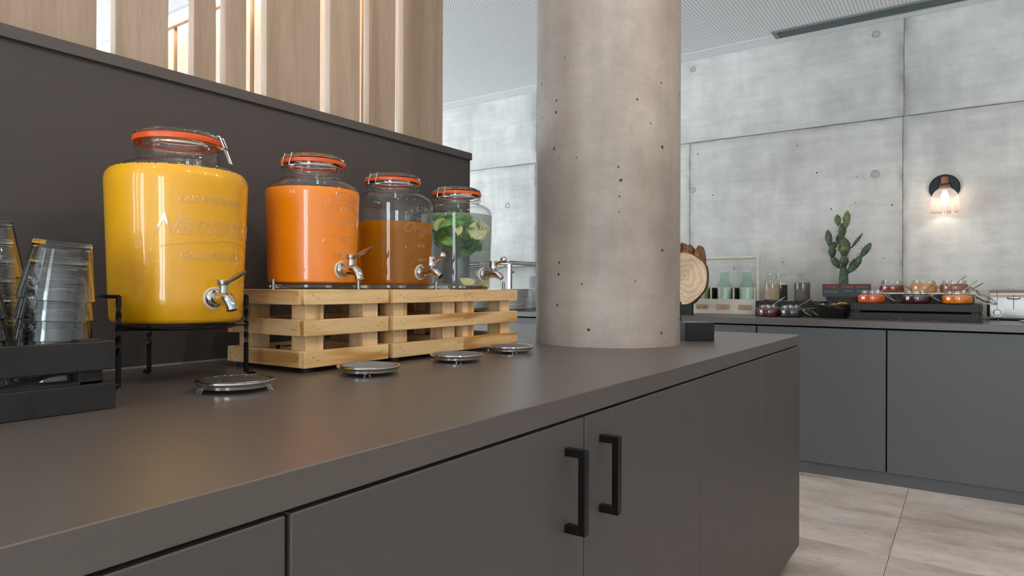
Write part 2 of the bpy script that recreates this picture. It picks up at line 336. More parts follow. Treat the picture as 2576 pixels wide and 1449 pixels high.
def jam(n, c, c2): return speckled(n, [c, c2, c, c2], 45, 0.25)
M['jam_o'] = jam('apricot_jam', (236, 104, 18), (214, 84, 10)); M['jam_y'] = jam('orange_marmalade', (238, 138, 18), (220, 112, 8))
M['jam_d'] = jam('berry_jam', (52, 16, 30), (72, 20, 36)); M['jam_h'] = jam('dark_honey', (136, 42, 22), (112, 32, 16))
M['jam_p'] = plain('peanut_butter', (204, 140, 74), 0.4); M['jam_c'] = plain('hazelnut_cream', (140, 84, 60), 0.4)
M['cracker'] = plain('baked_crackers', (226, 170, 98), 0.7, bump=0.5, var=0.25, nscale=80)
M['wicker'] = plain('black_plastic_wicker', (22, 22, 23), 0.3)
M['strip'] = speckled('scribbled_label', [(24, 22, 22), (30, 28, 28), (110, 84, 84), (28, 26, 26), (26, 24, 24), (28, 26, 26), (130, 120, 120)], 420)
M['staple'] = plain('dark_staple_slot', (70, 46, 28), 0.7)
M['screen_glass'] = thin_glass('window_pane_glass', (0.99, 0.995, 0.99), (0.8, 0.86, 0.84))
M['vent'] = plain('grey_green_vent_metal', (120, 130, 128), 0.4, 0.3)
M['silver_frame'] = plain('silver_aluminium', (176, 172, 168), 0.3, 0.9)

# ------------------------------------------------------------------ mesh helpers
def BM(): return bmesh.new()
def bx(bm, x0, x1, y0, y1, z0, z1, bev=0.0, seg=1):
    r = bmesh.ops.create_cube(bm, size=1.0); vs = r['verts']
    for v in vs:
        v.co = Vector(((x0+x1)/2+v.co.x*(x1-x0), (y0+y1)/2+v.co.y*(y1-y0), (z0+z1)/2+v.co.z*(z1-z0)))
    if bev:
        es = list({e for v in vs for e in v.link_edges})
        bmesh.ops.bevel(bm, geom=es, offset=bev, segments=seg, affect='EDGES', profile=0.5)
    return bm
def lathe(bm, prof, seg=48, c=(0, 0, 0), mat=None, close_top=False, close_bot=False):
    rings = []
    for r, z in prof:
        if r < 1e-6: p = [Vector((0, 0, z))]
        else: p = [Vector((r*math.cos(2*PI*i/seg), r*math.sin(2*PI*i/seg), z)) for i in range(seg)]
        if mat: p = [mat @ q for q in p]
        rings.append([bm.verts.new(q+Vector(c)) for q in p])
    for a, b in zip(rings[:-1], rings[1:]):
        if len(a) == 1 and len(b) == 1: continue
        for i in range(seg):
            j = (i+1) % seg
            if len(a) == 1: bm.faces.new((a[0], b[j], b[i]))
            elif len(b) == 1: bm.faces.new((a[i], a[j], b[0]))
            else: bm.faces.new((a[i], a[j], b[j], b[i]))
    return bm
def tube(bm, pts, r, seg=8, cap=True, closed=False):
    pts = [Vector(p) for p in pts]; n = len(pts); rs = r if isinstance(r, (list, tuple)) else [r]*n
    rings = []; up = None
    for i, p in enumerate(pts):
        if closed: d = (pts[(i+1) % n]-pts[i-1])
        else: d = (pts[min(i+1, n-1)]-pts[max(i-1, 0)])
        d.normalize()
        if up is None: up = d.orthogonal().normalized()
        up = (up-d*up.dot(d))
        if up.length < 1e-5: up = d.orthogonal()
        up.normalize(); s = d.cross(up)
        rings.append([bm.verts.new(p+(up*math.cos(2*PI*k/seg)+s*math.sin(2*PI*k/seg))*rs[i]) for k in range(seg)])
    m = n if closed else n-1
    for i in range(m):
        a = rings[i]; b = rings[(i+1) % n]
        for k in range(seg): bm.faces.new((a[k], a[(k+1) % seg], b[(k+1) % seg], b[k]))
    if cap and not closed:
        bm.faces.new(rings[0][::-1]); bm.faces.new(rings[-1])
    return bm
def ellip(bm, c, rx, ry, rz, mat=None, u=16, v=10, bumpy=0.0):
    r = bmesh.ops.create_uvsphere(bm, u_segments=u, v_segments=v, radius=1.0)
    for q in r['verts']:
        k = 1+(random.uniform(-bumpy, bumpy) if bumpy else 0)
        p = Vector((q.co.x*rx*k, q.co.y*ry*k, q.co.z*rz*k))
        if mat: p = mat @ p
        q.co = p+Vector(c)
    return bm
def mesh(name, bm, m, smooth=True, ang=40):
    bmesh.ops.recalc_face_normals(bm, faces=bm.faces[:])
    me = bpy.data.meshes.new(name); bm.to_mesh(me); bm.free()
    me.materials.append(M[m] if isinstance(m, str) else m)
    if smooth:
        me.polygons.foreach_set('use_smooth', [True]*len(me.polygons))
        me.set_sharp_from_angle(angle=math.radians(ang))
    return me
def obj(name, bm, m, parent=None, loc=(0, 0, 0), rot=(0, 0, 0), smooth=True, ang=40, label=None):
    me = bm if isinstance(bm, bpy.types.Mesh) else mesh(name, bm, m, smooth, ang)
    o = bpy.data.objects.new(name, me); COL.objects.link(o); o.location = loc; o.rotation_euler = rot
    if parent: o.parent = parent
    if label: o['label'] = label
    return o
def tag(o, label, cat, group=None, kind=None):
    o['label'] = label; o['category'] = cat
    if group: o['group'] = group
    if kind: o['kind'] = kind
    return o
def thing(name, label, cat, loc=(0, 0, 0), rz=0, group=None):
    o = bpy.data.objects.new(name, None); COL.objects.link(o); o.location = loc; o.rotation_euler = (0, 0, rz)
    o.empty_display_size = 0.05
    return tag(o, label, cat, group)
def struct(name, bm, m, **k):
    o = obj(name, bm, m, **k); o['kind'] = 'structure'; return o
def dup(root, loc=None, rot=None, label=None, group=None):
    def cp(o, par):
        c = o.copy(); COL.objects.link(c)
        if par: c.parent = par
        for ch in o.children: cp(ch, c)
        return c
    r = cp(root, None)
    if loc is not None: r.location = loc
    if rot is not None: r.rotation_euler = rot
    if label: r['label'] = label
    if group: r['group'] = group
    return r
def text_mesh(body, size, extrude=0.0, bevel=0.0, shear=0.0, fn=None, sx=1.0, fill=True, spacing=1.0):
    cu = bpy.data.curves.new('t', 'FONT'); cu.body = body; cu.size = size; cu.extrude = extrude; cu.bevel_depth = bevel; cu.bevel_resolution = 2
    cu.shear = shear; cu.align_x = 'CENTER'; cu.resolution_u = 3; cu.space_character = spacing
    o = bpy.data.objects.new('t', cu); COL.objects.link(o)
    bpy.context.view_layer.update()
    me = bpy.data.meshes.new_from_object(o.evaluated_get(bpy.context.evaluated_depsgraph_get()))
    bpy.data.objects.remove(o); bpy.data.curves.remove(cu)
    bm = bmesh.new(); bm.from_mesh(me); bpy.data.meshes.remove(me)
    bmesh.ops.subdivide_edges(bm, edges=[e for e in bm.edges if e.calc_length() > size*0.3], cuts=2) if False else None
    for v in bm.verts:
        v.co.x *= sx
        if fn: v.co = fn(v.co)
    return bm

# ------------------------------------------------------------------ the setting
struct('ceiling', bx(BM(), WX0-0.2, WALLX+0.2, WY0-0.2, WY1+0.2, CEIL, CEIL+0.2), 'ceil', smooth=False)
struct('trim_1', bx(BM(), WALLX-0.165, WALLX, WY0, WY1, CEIL-0.002, CEIL), 'white', smooth=False)
fl = struct('floor', bx(BM(), WX0-0.2, WALLX+0.2, WY0-0.2, WY1+0.2, -0.2, -0.008), 'grout', smooth=False)
tx, ty = 0.510, 0.536
tme = mesh('tile', bx(BM(), 0.001, tx-0.001, 0.001, ty-0.001, -0.008, 0.0, 0.001), 'tile', False)
for i in range(-3, 6):
    for j in range(-5, 4):
        obj('tile', tme, None, fl, loc=(2.536+i*tx, 0.253+j*ty, 0))
struct('trim_2', bx(BM(), WX0, 1.0, WY0, WY1, -0.008, -0.001), 'tile', smooth=False)
struct('wall_right', bx(BM(), WX0-0.2, WALLX+0.2, WY0-0.2, WY0, 0, CEIL), 'white', smooth=False)
def holed_wall(name, rng, along, pos, lo, hi):
    bm = BM(); z0, z1 = 0.15, 2.6
    def seg(a, b, c, d):
        if along == 'y': bx(bm, pos-0.2, pos, a, b, c, d)
        else: bx(bm, a, b, pos, pos+0.2, c, d)
    seg(lo, hi, 0, z0); seg(lo, hi, z1, CEIL); cur = lo
    for a, b in rng: seg(cur, a, z0, z1); cur = b
    seg(cur, hi, z0, z1); return struct(name, bm, 'white', smooth=False)
holed_wall('wall_front', WINF, 'y', WX0, WY0, WY1)
holed_wall('wall_left', WINL, 'x', WY1, WX0, WALLX)
k = 1
for (a, b) in WINF:
    w = struct('window_%d' % k, bx(bx(BM(), WX0-0.12, WX0-0.06, a, b, 0.15, 0.21), WX0-0.12, WX0-0.06, a, b, 2.54, 2.6), 'mattblack', smooth=False); k += 1
    obj('window_frame', bx(bx(bx(BM(), WX0-0.12, WX0-0.06, a, a+0.05, 0.15, 2.6), WX0-0.12, WX0-0.06, b-0.05, b, 0.15, 2.6), WX0-0.12, WX0-0.06, (a+b)/2-0.02, (a+b)/2+0.02, 0.15, 2.6), 'mattblack', w, smooth=False)
    obj('pane', bx(BM(), WX0-0.095, WX0-0.09, a, b, 0.15, 2.6), 'screen_glass', w, smooth=False)
for (a, b) in WINL:
    w = struct('window_%d' % k, bx(bx(BM(), a, b, WY1+0.06, WY1+0.12, 0.15, 0.21), a, b, WY1+0.06, WY1+0.12, 2.54, 2.6), 'mattblack', smooth=False); k += 1
    obj('window_frame', bx(bx(bx(BM(), a, a+0.05, WY1+0.06, WY1+0.12, 0.15, 2.6), b-0.05, b, WY1+0.06, WY1+0.12, 0.15, 2.6), (a+b)/2-0.02, (a+b)/2+0.02, WY1+0.06, WY1+0.12, 0.15, 2.6), 'mattblack', w, smooth=False)
    obj('pane', bx(BM(), a, b, WY1+0.09, WY1+0.095, 0.15, 2.6), 'screen_glass', w, smooth=False)
wb = struct('wall_back', bx(BM(), WALLX+0.01, WALLX+0.2, WY0-0.2, WY1+0.2, 0, CEIL), 'grout', smooth=False)
JZ = 2.223
lowj = [WY0, -2.537, -1.096, 0.345, 1.786, 3.227, 4.668, 6.11, WY1]
upj = [WY0, -2.54, 0.340, 3.22, WY1]
for js, z0, z1 in ((lowj, 0.0, JZ-0.0015), (upj, JZ+0.0015, CEIL)):
    for a, b in zip(js[:-1], js[1:]):
        o = obj('concrete_panel', bx(BM(), 0, 0.0098, a-(a+b)/2+0.001, b-(a+b)/2-0.001, z0, z1, 0.0025), 'conc', wb, loc=(WALLX-random.uniform(0, 0.0012), (a+b)/2, 0), smooth=False)
for y, z, r in ((0.505, 2.80, 0.024), (1.765, 2.80, 0.022), (0.507, 1.856, 0.026), (1.765, 1.852, 0.022), (3.54, 1.855, 0.024), (-0.92, 2.80, 0.024), (-0.92, 1.855, 0.024)):
    bm = BM(); mt = Matrix.Rotation(-PI/2, 4, 'Y')
    lathe(bm, [(0, -0.001), (r*0.72, -0.0005), (r*0.78, 0.0012), (r, 0.0025), (r*1.12, 0.0)], 24, mat=mt)
    obj('tie_hole_plug', bm, 'plug', wb, loc=(WALLX-0.001, y, z))

# concrete column
bm = BM(); lathe(bm, [(0.2323, 0.8), (0.2323, CEIL)], 96)
colm = tag(obj('concrete_column', bm, 'col', loc=(1.938, 0.967, 0)), 'round bare concrete column rising through the grey island worktop', 'column')
o = obj('formwork_seam', tube(BM(), [(-0.0475, -0.2275, 0.9), (-0.0475, -0.2275, CEIL)], 0.0012, 6), 'col', colm)
o.location = (0.085, -0.0035+0.012, 0)

# ceiling vent
vt = thing('ceiling_vent', 'long grey green linear slot vent in the white ceiling beside the concrete wall', 'vent', (4.843, 0, CEIL))
v0, v1 = -3.4, 1.12
bm = BM()
for a, b, c, d in ((-0.066, -0.05, v0, v1), (0.05, 0.066, v0, v1), (-0.05, 0.05, v1-0.03, v1), (-0.05, 0.05, v0, v0+0.03)): bx(bm, a, b, c, d, -0.012, 0)
obj('frame', bm, 'vent', vt, smooth=False)
obj('backing', bx(BM(), -0.05, 0.05, v0+.03, v1-.03, -0.002, 0), 'gap', vt, smooth=False)
for q in (-0.028, -0.009, 0.009, 0.028):
    obj('blade', bx(BM(), q-0.0035, q+0.0035, v0+.03, v1-.03, -0.011, -0.001), 'vent', vt, smooth=False)

# ------------------------------------------------------------------ island
YF = 0.527
def cabinet(label, x0, x1, doors, group=None, dep=0.9):
    t = thing('base_cabinet', label, 'cabinet', ((x0+x1)/2, YF, 0), 0, group); cx = (x0+x1)/2
    bm = BM(); bx(bm, x0-cx, x1-cx, 0.022, dep, 0.09, 0.852); bx(bm, x0-cx, x1-cx, 0.09, dep-0.02, 0.0, 0.09)
    obj('body', bm, 'gap', t, smooth=False)
    for (a, b, h) in doors:
        d = obj('door' if h is not None else 'front_panel', bx(BM(), a-cx, b-cx, 0.0, 0.02, 0.088, 0.8578, 0.0012), 'lam', t, smooth=False)
        if h:
            bm = BM(); hx = h-cx
            bx(bm, hx, hx+0.0137, -0.0372, -0.0245, 0.683, 0.818, 0.0008)
            for z in (0.683, 0.8055): bx(bm, hx, hx+0.0137, -0.0245, 0.0, z, z+0.0125, 0.0006)
            obj('handle', bm, 'blackmetal', d, smooth=False)
    return t
cabinet('dark warm grey island cabinet nearest the camera under the glass stacks', -0.5, 0.3857, [(-0.5, 0.3857, False)])
cabinet('dark warm grey island cabinet with two black bar handles', 0.3919, 1.563, [(0.3919, 0.9716, 0.9077), (0.9772, 1.563, 1.0276)])
cabinet('plain warm grey island front unit right of the two handled doors', 1.567, 2.1436, [(1.567, 2.1436, None)], dep=0.2)
cabinet('plain warm grey end unit at the far corner of the island', 2.1452, 2.709, [(2.1452, 2.709, None)])
isl = thing('island_worktop', 'long warm grey matt worktop of the island around the concrete column', 'worktop', (1.0, 1.2, 0.9))
bm = BM(); bx(bm, -1.5, 0.9352, -0.6745, 0.70, -0.037, 0.0, 0.0012); obj('slab', bm, 'lam_top', isl, smooth=False)
bm = BM(); bx(bm, 0.9358, 1.7085, -0.6745, 0.70, -0.037, 0.0, 0.0012); obj('slab', bm, 'lam_top', isl, smooth=False)
obj('underside_board', bx(BM(), -1.5, 1.69, -0.66, 0.68, -0.041, -0.037), 'gap', isl, smooth=False)

# partition upstand
pt = thing('partition_upstand', 'tall dark grey partition panel with a thin cap behind the drink dispensers', 'partition', (0.5, 1.465, 0.9))
obj('panel', bx(BM(), -1.6, 1.3415, 0.0, 0.10, 0, 0.6335), 'lam_panel', pt, smooth=False)
obj('cap', bx(BM(), -1.62, 1.3421, -0.010, 0.11, 0.6335, 0.658, 0.001), 'lam', pt, smooth=False)
obj('sealant_bead', bx(BM(), -1.6, 1.3415, -0.003, 0.0, 0, 0.003), 'channel', pt, smooth=False)
# wooden slat screen
sc = thing('wooden_slat_screen', 'birch board slat screen with warm light strip standing on the grey partition', 'screen', (1.0, 1.475, 1.558))
fb = [(-0.42, -0.30), (-0.27, -0.10), (-0.06, 0.06), (0.09, 0.25), (0.28, 0.40), (0.43, 0.6176), (0.6544, 0.7655), (0.8244, 0.8792), (0.9037, 0.959), (1.0163, 1.1856), (1.2201, 1.3303), (1.3663, 1.476), (1.5113, 1.6765)]
TOP = 2.341-1.558
for a, b in fb:
    obj('board', bx(BM(), -(b-a)/2, (b-a)/2, 0, 0.0255, 0, TOP, 0.0006), 'birch', sc, loc=((a+b)/2-1.0, 0, 0), smooth=False)
pb = [(1.475, 1.672), (1.704, 1.819), (1.851, 1.96), (1.992, 2.102), (2.134, 2.30), (2.332, 2.5215), (2.5534, 2.664), (2.696, 2.86), (2.892, 3.0), (3.032, 3.149), (3.182, 3.30), (3.332, 3.50), (3.532, 3.64), (3.672, 3.86), (3.892, 4.0), (4.032, 4.2)]
for a, b in pb:
    obj('board', bx(BM(), 0, 0.0265, -(b-a)/2, (b-a)/2, 0, TOP, 0.0006), 'birch', sc, loc=(0.677, (a+b)/2-1.475, 0), smooth=False)
zt = TOP
obj('top_channel', bx(bx(BM(), 0.62, 0.71, 0.0, 2.75, zt+0.026, zt+0.044), -1.42, 0.62, 0.0, 0.09, zt+0.026, zt+0.044), 'channel', sc, smooth=False)
obj('soffit', bx(bx(BM(), 0.660, 0.7035, 0.0, 2.75, zt, zt+0.026), -1.42, 0.66, 0.0, 0.043, zt, zt+0.026), 'birch', sc, smooth=False)
obj('light_strip', bx(bx(BM(), 0.638, 0.656, 0.06, 2.75, zt+0.004, zt+0.0255), -1.42, 0.638, 0.045, 0.062, zt+0.004, zt+0.0255), 'led', sc, smooth=False, label='glowing warm light strip')
tag(obj('low_partition', bx(BM(), 1.668, 1.71, 1.92, 4.22, 0, 1.556), 'lam_panel', smooth=False), 'grey low partition behind the upstand carrying the rear slat boards', 'partition')
tag(obj('partition_return', bx(BM(), 1.668, 1.71, 1.577, 1.918, 0.9005, 1.556), 'lam_panel', smooth=False), 'short grey partition return standing on the island worktop', 'partition')

# ------------------------------------------------------------------ crates
def crate(name, label, cat, x0, x1, y0, y1, z0, levels, th, post, mats, deck=None, group=None, rz=0, feet=0, posttop=None, floorz=None, staples=False):
    cx, cy = (x0+x1)/2, (y0+y1)/2; hx, hy = (x1-x0)/2, (y1-y0)/2
    t = thing(name, label, cat, (cx, cy, z0), rz, group)
    mx, my, mz = mats
    ztop = posttop or levels[-1][1]
    for (a, b) in levels:
        a -= z0; b -= z0
        for s in (-1, 1):
            ya, yb = (-hy, -hy+th) if s < 0 else (hy-th, hy)
            obj('slat', bx(BM(), -hx, hx, ya-(ya+yb)/2, yb-(ya+yb)/2, a-(a+b)/2, b-(a+b)/2, 0.0012), mx, t, loc=(0, (ya+yb)/2, (a+b)/2), smooth=False)
            xa, xb = (-hx, -hx+th) if s < 0 else (hx-th, hx)
            obj('slat', bx(BM(), xa-(xa+xb)/2, xb-(xa+xb)/2, -hy+th+0.0004, hy-th-0.0004, a-(a+b)/2, b-(a+b)/2, 0.0012), my, t, loc=((xa+xb)/2, 0, (a+b)/2), smooth=False)
    for sx in (-1, 1):
        for sy in (-1, 1):
            px = sx*(hx-th-post/2); py = sy*(hy-th-post/2)
            obj('post', bx(BM(), -post/2, post/2, -post/2, post/2, levels[0][0]-z0, ztop-z0-0.0005, 0.001), mz, t, loc=(px, py, 0), smooth=False)
    if deck: obj('deck', bx(BM(), -hx+th+0.001, hx-th-0.001, -hy+th+0.001, hy-th-0.001, deck[0]-z0, deck[1]-z0), mx, t, smooth=False)
    if floorz:
        n = 4; w = 2*(hy-th)/n
        for i in range(n):
            obj('floor_slat', bx(BM(), -hx+th, hx-th, -w/2+0.006, w/2-0.006, floorz[0]-z0, floorz[1]-z0), mx, t, loc=(0, -hy+th+w*(i+0.5), 0), smooth=False)
    if feet:
        for sx in (-1, 1):
            for sy in (-1, 1):
                obj('rubber_foot', lathe(BM(), [(0, 0), (0.014, 0), (0.014, feet), (0, feet)], 20), 'mattblack', t, loc=(sx*(hx-0.024), sy*(hy-0.024), 0))
    if staples:
        bm = BM()
        for (a, b) in levels:
            zc = (a+b)/2-z0
            for s in (-1, 1):
                for dx, dz in ((0.022, 0.004), (0.034, -0.003)):
                    for fx in (0, 1):
                        mt = Matrix.Rotation(0.5, 3, 'Y')
                        c = Vector((s*(hx-dx), -hy-0.0001, zc+dz*(1 if s < 0 else 1)))
                        q = bmesh.ops.create_cube(bm, size=1)['verts']
                        for v in q: v.co = (mt @ Vector((v.co.x*0.0052, v.co.y*0.0004, v.co.z*0.0009)))+c if fx == 0 else Vector((-hx-0.0001, s*(hy-dx), zc+dz))+Vector((v.co.x*0.0004, v.co.y*0.0052, v.co.z*0.0009))
        obj('staples', bm, 'staple', t, smooth=False)['kind'] = 'stuff'
    return t
PZ = [(0.9103, 0.9439), (0.9746, 1.0081), (1.0384, 1.0700)]
pm = ('pine_x', 'pine_y', 'pine_z')
for (x0, x1, rz, lab) in ((0.838, 1.0765, math.radians(1.2), 'pale pine crate nearest the camera, carrying the orange juice dispenser'),
                          (1.092, 1.3515, 0, 'pale pine crate in the middle, carrying the amber tea dispenser'),
                          (1.3525, 1.6025, 0, 'pale pine crate beside the column, carrying the mint water dispenser')):
    c = crate('pine_crate', lab, 'crate', x0, x1, 1.093, 1.354, 0.9, PZ, 0.0175, 0.046, pm, deck=(1.060, 1.0695), group='pine crates under the dispensers', rz=rz, feet=0.0103, floorz=(0.9105, 0.919), staples=True)
    bm = BM(); a = bm.verts.new((-0.008, 0, 0.008)); b = bm.verts.new((0.008, 0, 0.008)); d = bm.verts.new((0, 0, -0.006)); bm.faces.new((a, b, d))
    bx(bm, 0.012, 0.055, 0, 0.0002, 0.003, 0.006)
    obj('printed_mark', bm, 'mattblack', c, loc=(0.0, 0.1125, 0.030), smooth=False)
# staged tray crate with glasses
bw = ('blackwood',)*3
tray = crate('black_crate_tray', 'low black slatted tray crate holding the stacked tumblers at the left', 'crate', -0.05, 0.446, 1.0, 1.26, 0.9, [(0.900, 0.9375), (0.9562, 0.9966)], 0.012, 0.03, bw, posttop=0.9995)
obj('tray_floor', bx(BM(), -0.236, 0.236, -0.118, 0.118, 0.0345, 0.0405), 'blackwood', tray, smooth=False)

# ------------------------------------------------------------------ tumblers
def tumbler_bm():
    bm = BM()
    lathe(bm, [(0, 0.0835), (0.0345, 0.0835), (0.0358, 0.082), (0.0475, 0.0008), (0.0468, 0.0), (0.0455, 0.0008), (0.0344, 0.072), (0.031, 0.0735), (0, 0.0735)], 40)
    return bm
tum = mesh('tumbler', tumbler_bm(), 'tumbler')
def stack(cx, cy, n, tilt, where, g):
    axis = Vector((math.cos(yaw), math.sin(yaw), 0))
    pos = Vector((cx, cy, 0.9412))
    names = {0: 'lowest', n-1: 'topmost'}
    for i in range(n):
        a = tilt[min(i, len(tilt)-1)]
        o = obj('tumbler', tum, None, loc=pos, rot=(Matrix.Rotation(a, 3, axis)).to_euler())
        q = names.get(i, {1: 'second from the bottom', 2: 'third from the bottom', 3: 'fourth from the bottom', 4: 'fifth from the bottom'}.get(i, 'upper'))
        tag(o, 'upturned clear tumbler, %s of the stack %s' % (q, where), 'glass', g)
        pos = pos+(Matrix.Rotation(a, 3, axis) @ Vector((0, 0, 0.0286)))
stack(0.3965, 1.0785, 5, [0.0, 0.02, 0.05, 0.08, 0.11], 'nearest the yellow dispenser', 'tumblers stacked in the black tray')
stack(0.345, 1.165, 6, [0.0, -0.02, -0.03, -0.04, -0.05, -0.05], 'behind, cut by the left edge', 'tumblers stacked in the black tray')
stack(0.292, 1.071, 4, [0.0, -0.03, -0.06, -0.08], 'in front at the left edge', 'tumblers stacked in the black tray')

# ------------------------------------------------------------------ dispensers
def wrap(R, ang0, z0, curv=0.0, Rf=None):
    def f(co):
        a = ang0+co.x/R; z = z0+co.y-curv*co.x*co.x
        r = (Rf(z) if Rf else R)+co.z
        return Vector((r*math.cos(a), r*math.sin(a), z))
    return f
def prof_r(prof, z):
    for (r0, a), (r1, b) in zip(prof[:-1], prof[1:]):
        if a <= z <= b and b > a: return r0+(r1-r0)*(z-a)/(b-a)
    return prof[-1][0]
def make_tap(parent, r, z, kind, off=0.0):
    bm = BM(); mt = Matrix.Rotation(PI/2, 4, 'X')
    lathe(bm, [(0, 0.0), (0.017, 0.0), (0.017, 0.004), (0.0145, 0.007), (0.0105, 0.008), (0.010, 0.026)], 28, mat=mt)
    if kind == 'lever':
        tube(bm, [(0, -0.018, 0), (0, -0.030, 0), (0, -0.041, -0.002), (0, -0.050, -0.008), (0, -0.054, -0.016), (0, -0.0555, -0.021)], [0.0112, 0.0118, 0.0118, 0.0106, 0.0095, 0.0092], 20)
        lathe(bm, [(0.0085, 0), (0.0075, 0.012), (0.0072, 0.020)], 20, c=(0, -0.028, 0.002))
        sp = obj('tap', bm, 'steel', parent, loc=(off, -r, z), ang=50, label='steel tap')
        bm = BM(); lathe(bm, [(0, 0.0225), (0.0092, 0.0225), (0.0096, 0.0235), (0.0096, 0.0315), (0.0092, 0.0325), (0, 0.0325)], 24, c=(0, -0.028, 0))
        tube(bm, [(0, -0.036, 0.028), (0, -0.045, 0.029), (0, -0.052, 0.031)], [0.004, 0.0036, 0.0045], 10)
        n = 14; L0, L1 = -0.048, -0.092
        ring_t, ring_b = [], []
        for i in range(n):
            a = 2*PI*i/n; yy = (L0+L1)/2+math.cos(a)*0.024; xx = math.sin(a)*0.0075
            zz = 0.032+(-yy-0.05)*0.30
            ring_t.append(bm.verts.new((xx*0.66-0.0016, yy, zz+xx*0.72+0.0015))); ring_b.append(bm.verts.new((xx*0.66+0.0016, yy, zz+xx*0.72-0.0015)))
        bm.faces.new(ring_t); bm.faces.new(ring_b[::-1])
        for i in range(n): bm.faces.new((ring_t[i], ring_b[i], ring_b[(i+1) % n], ring_t[(i+1) % n]))
        obj('lever', bm, 'steel_b', sp)
    else:
        tube(bm, [(0, -0.020, 0), (0, -0.034, 0.001), (0, -0.046, 0.0), (0, -0.056, -0.005), (0, -0.064, -0.011)], [0.0095, 0.011, 0.0105, 0.0092, 0.007], 20)
        lathe(bm, [(0.0075, 0), (0.0085, 0.010), (0.0095, 0.014)], 20, c=(0, -0.034, 0.004))
        sp = obj('tap', bm, 'steel', parent, loc=(off, -r, z), ang=50, label='chrome tap')
        bm = BM(); lathe(bm, [(0, 0.016), (0.0112, 0.016), (0.0112, 0.036), (0.0102, 0.0375), (0, 0.0375)], 26, c=(0, -0.034, 0))
        tube(bm, [(0, -0.040, 0.026), (0, -0.055, 0.031), (0, -0.066, 0.037)], [0.0062, 0.0042, 0.0052], 12)
        ellip(bm, (0, -0.070, 0.0395), 0.0095, 0.0095, 0.0095, u=18, v=12)
        obj('lever', bm, 'steel', sp)
    bm = BM(); lathe(bm, [(0.0105, -0.010), (0.0195, -0.008), (0.0195, -0.001), (0.0105, 0.0)], 26, mat=mt)
    obj('washer', bm, 'washer', sp)
    bm = BM(); lathe(bm, [(0, 0.0), (0.012, 0.0), (0.012, 0.02), (0.009, 0.022), (0, 0.022)], 20, mat=Matrix.Rotation(-PI/2, 4, 'X'))
    obj('inner_nut', bm, 'washer', sp, loc=(0, 0.004, 0))
    return sp
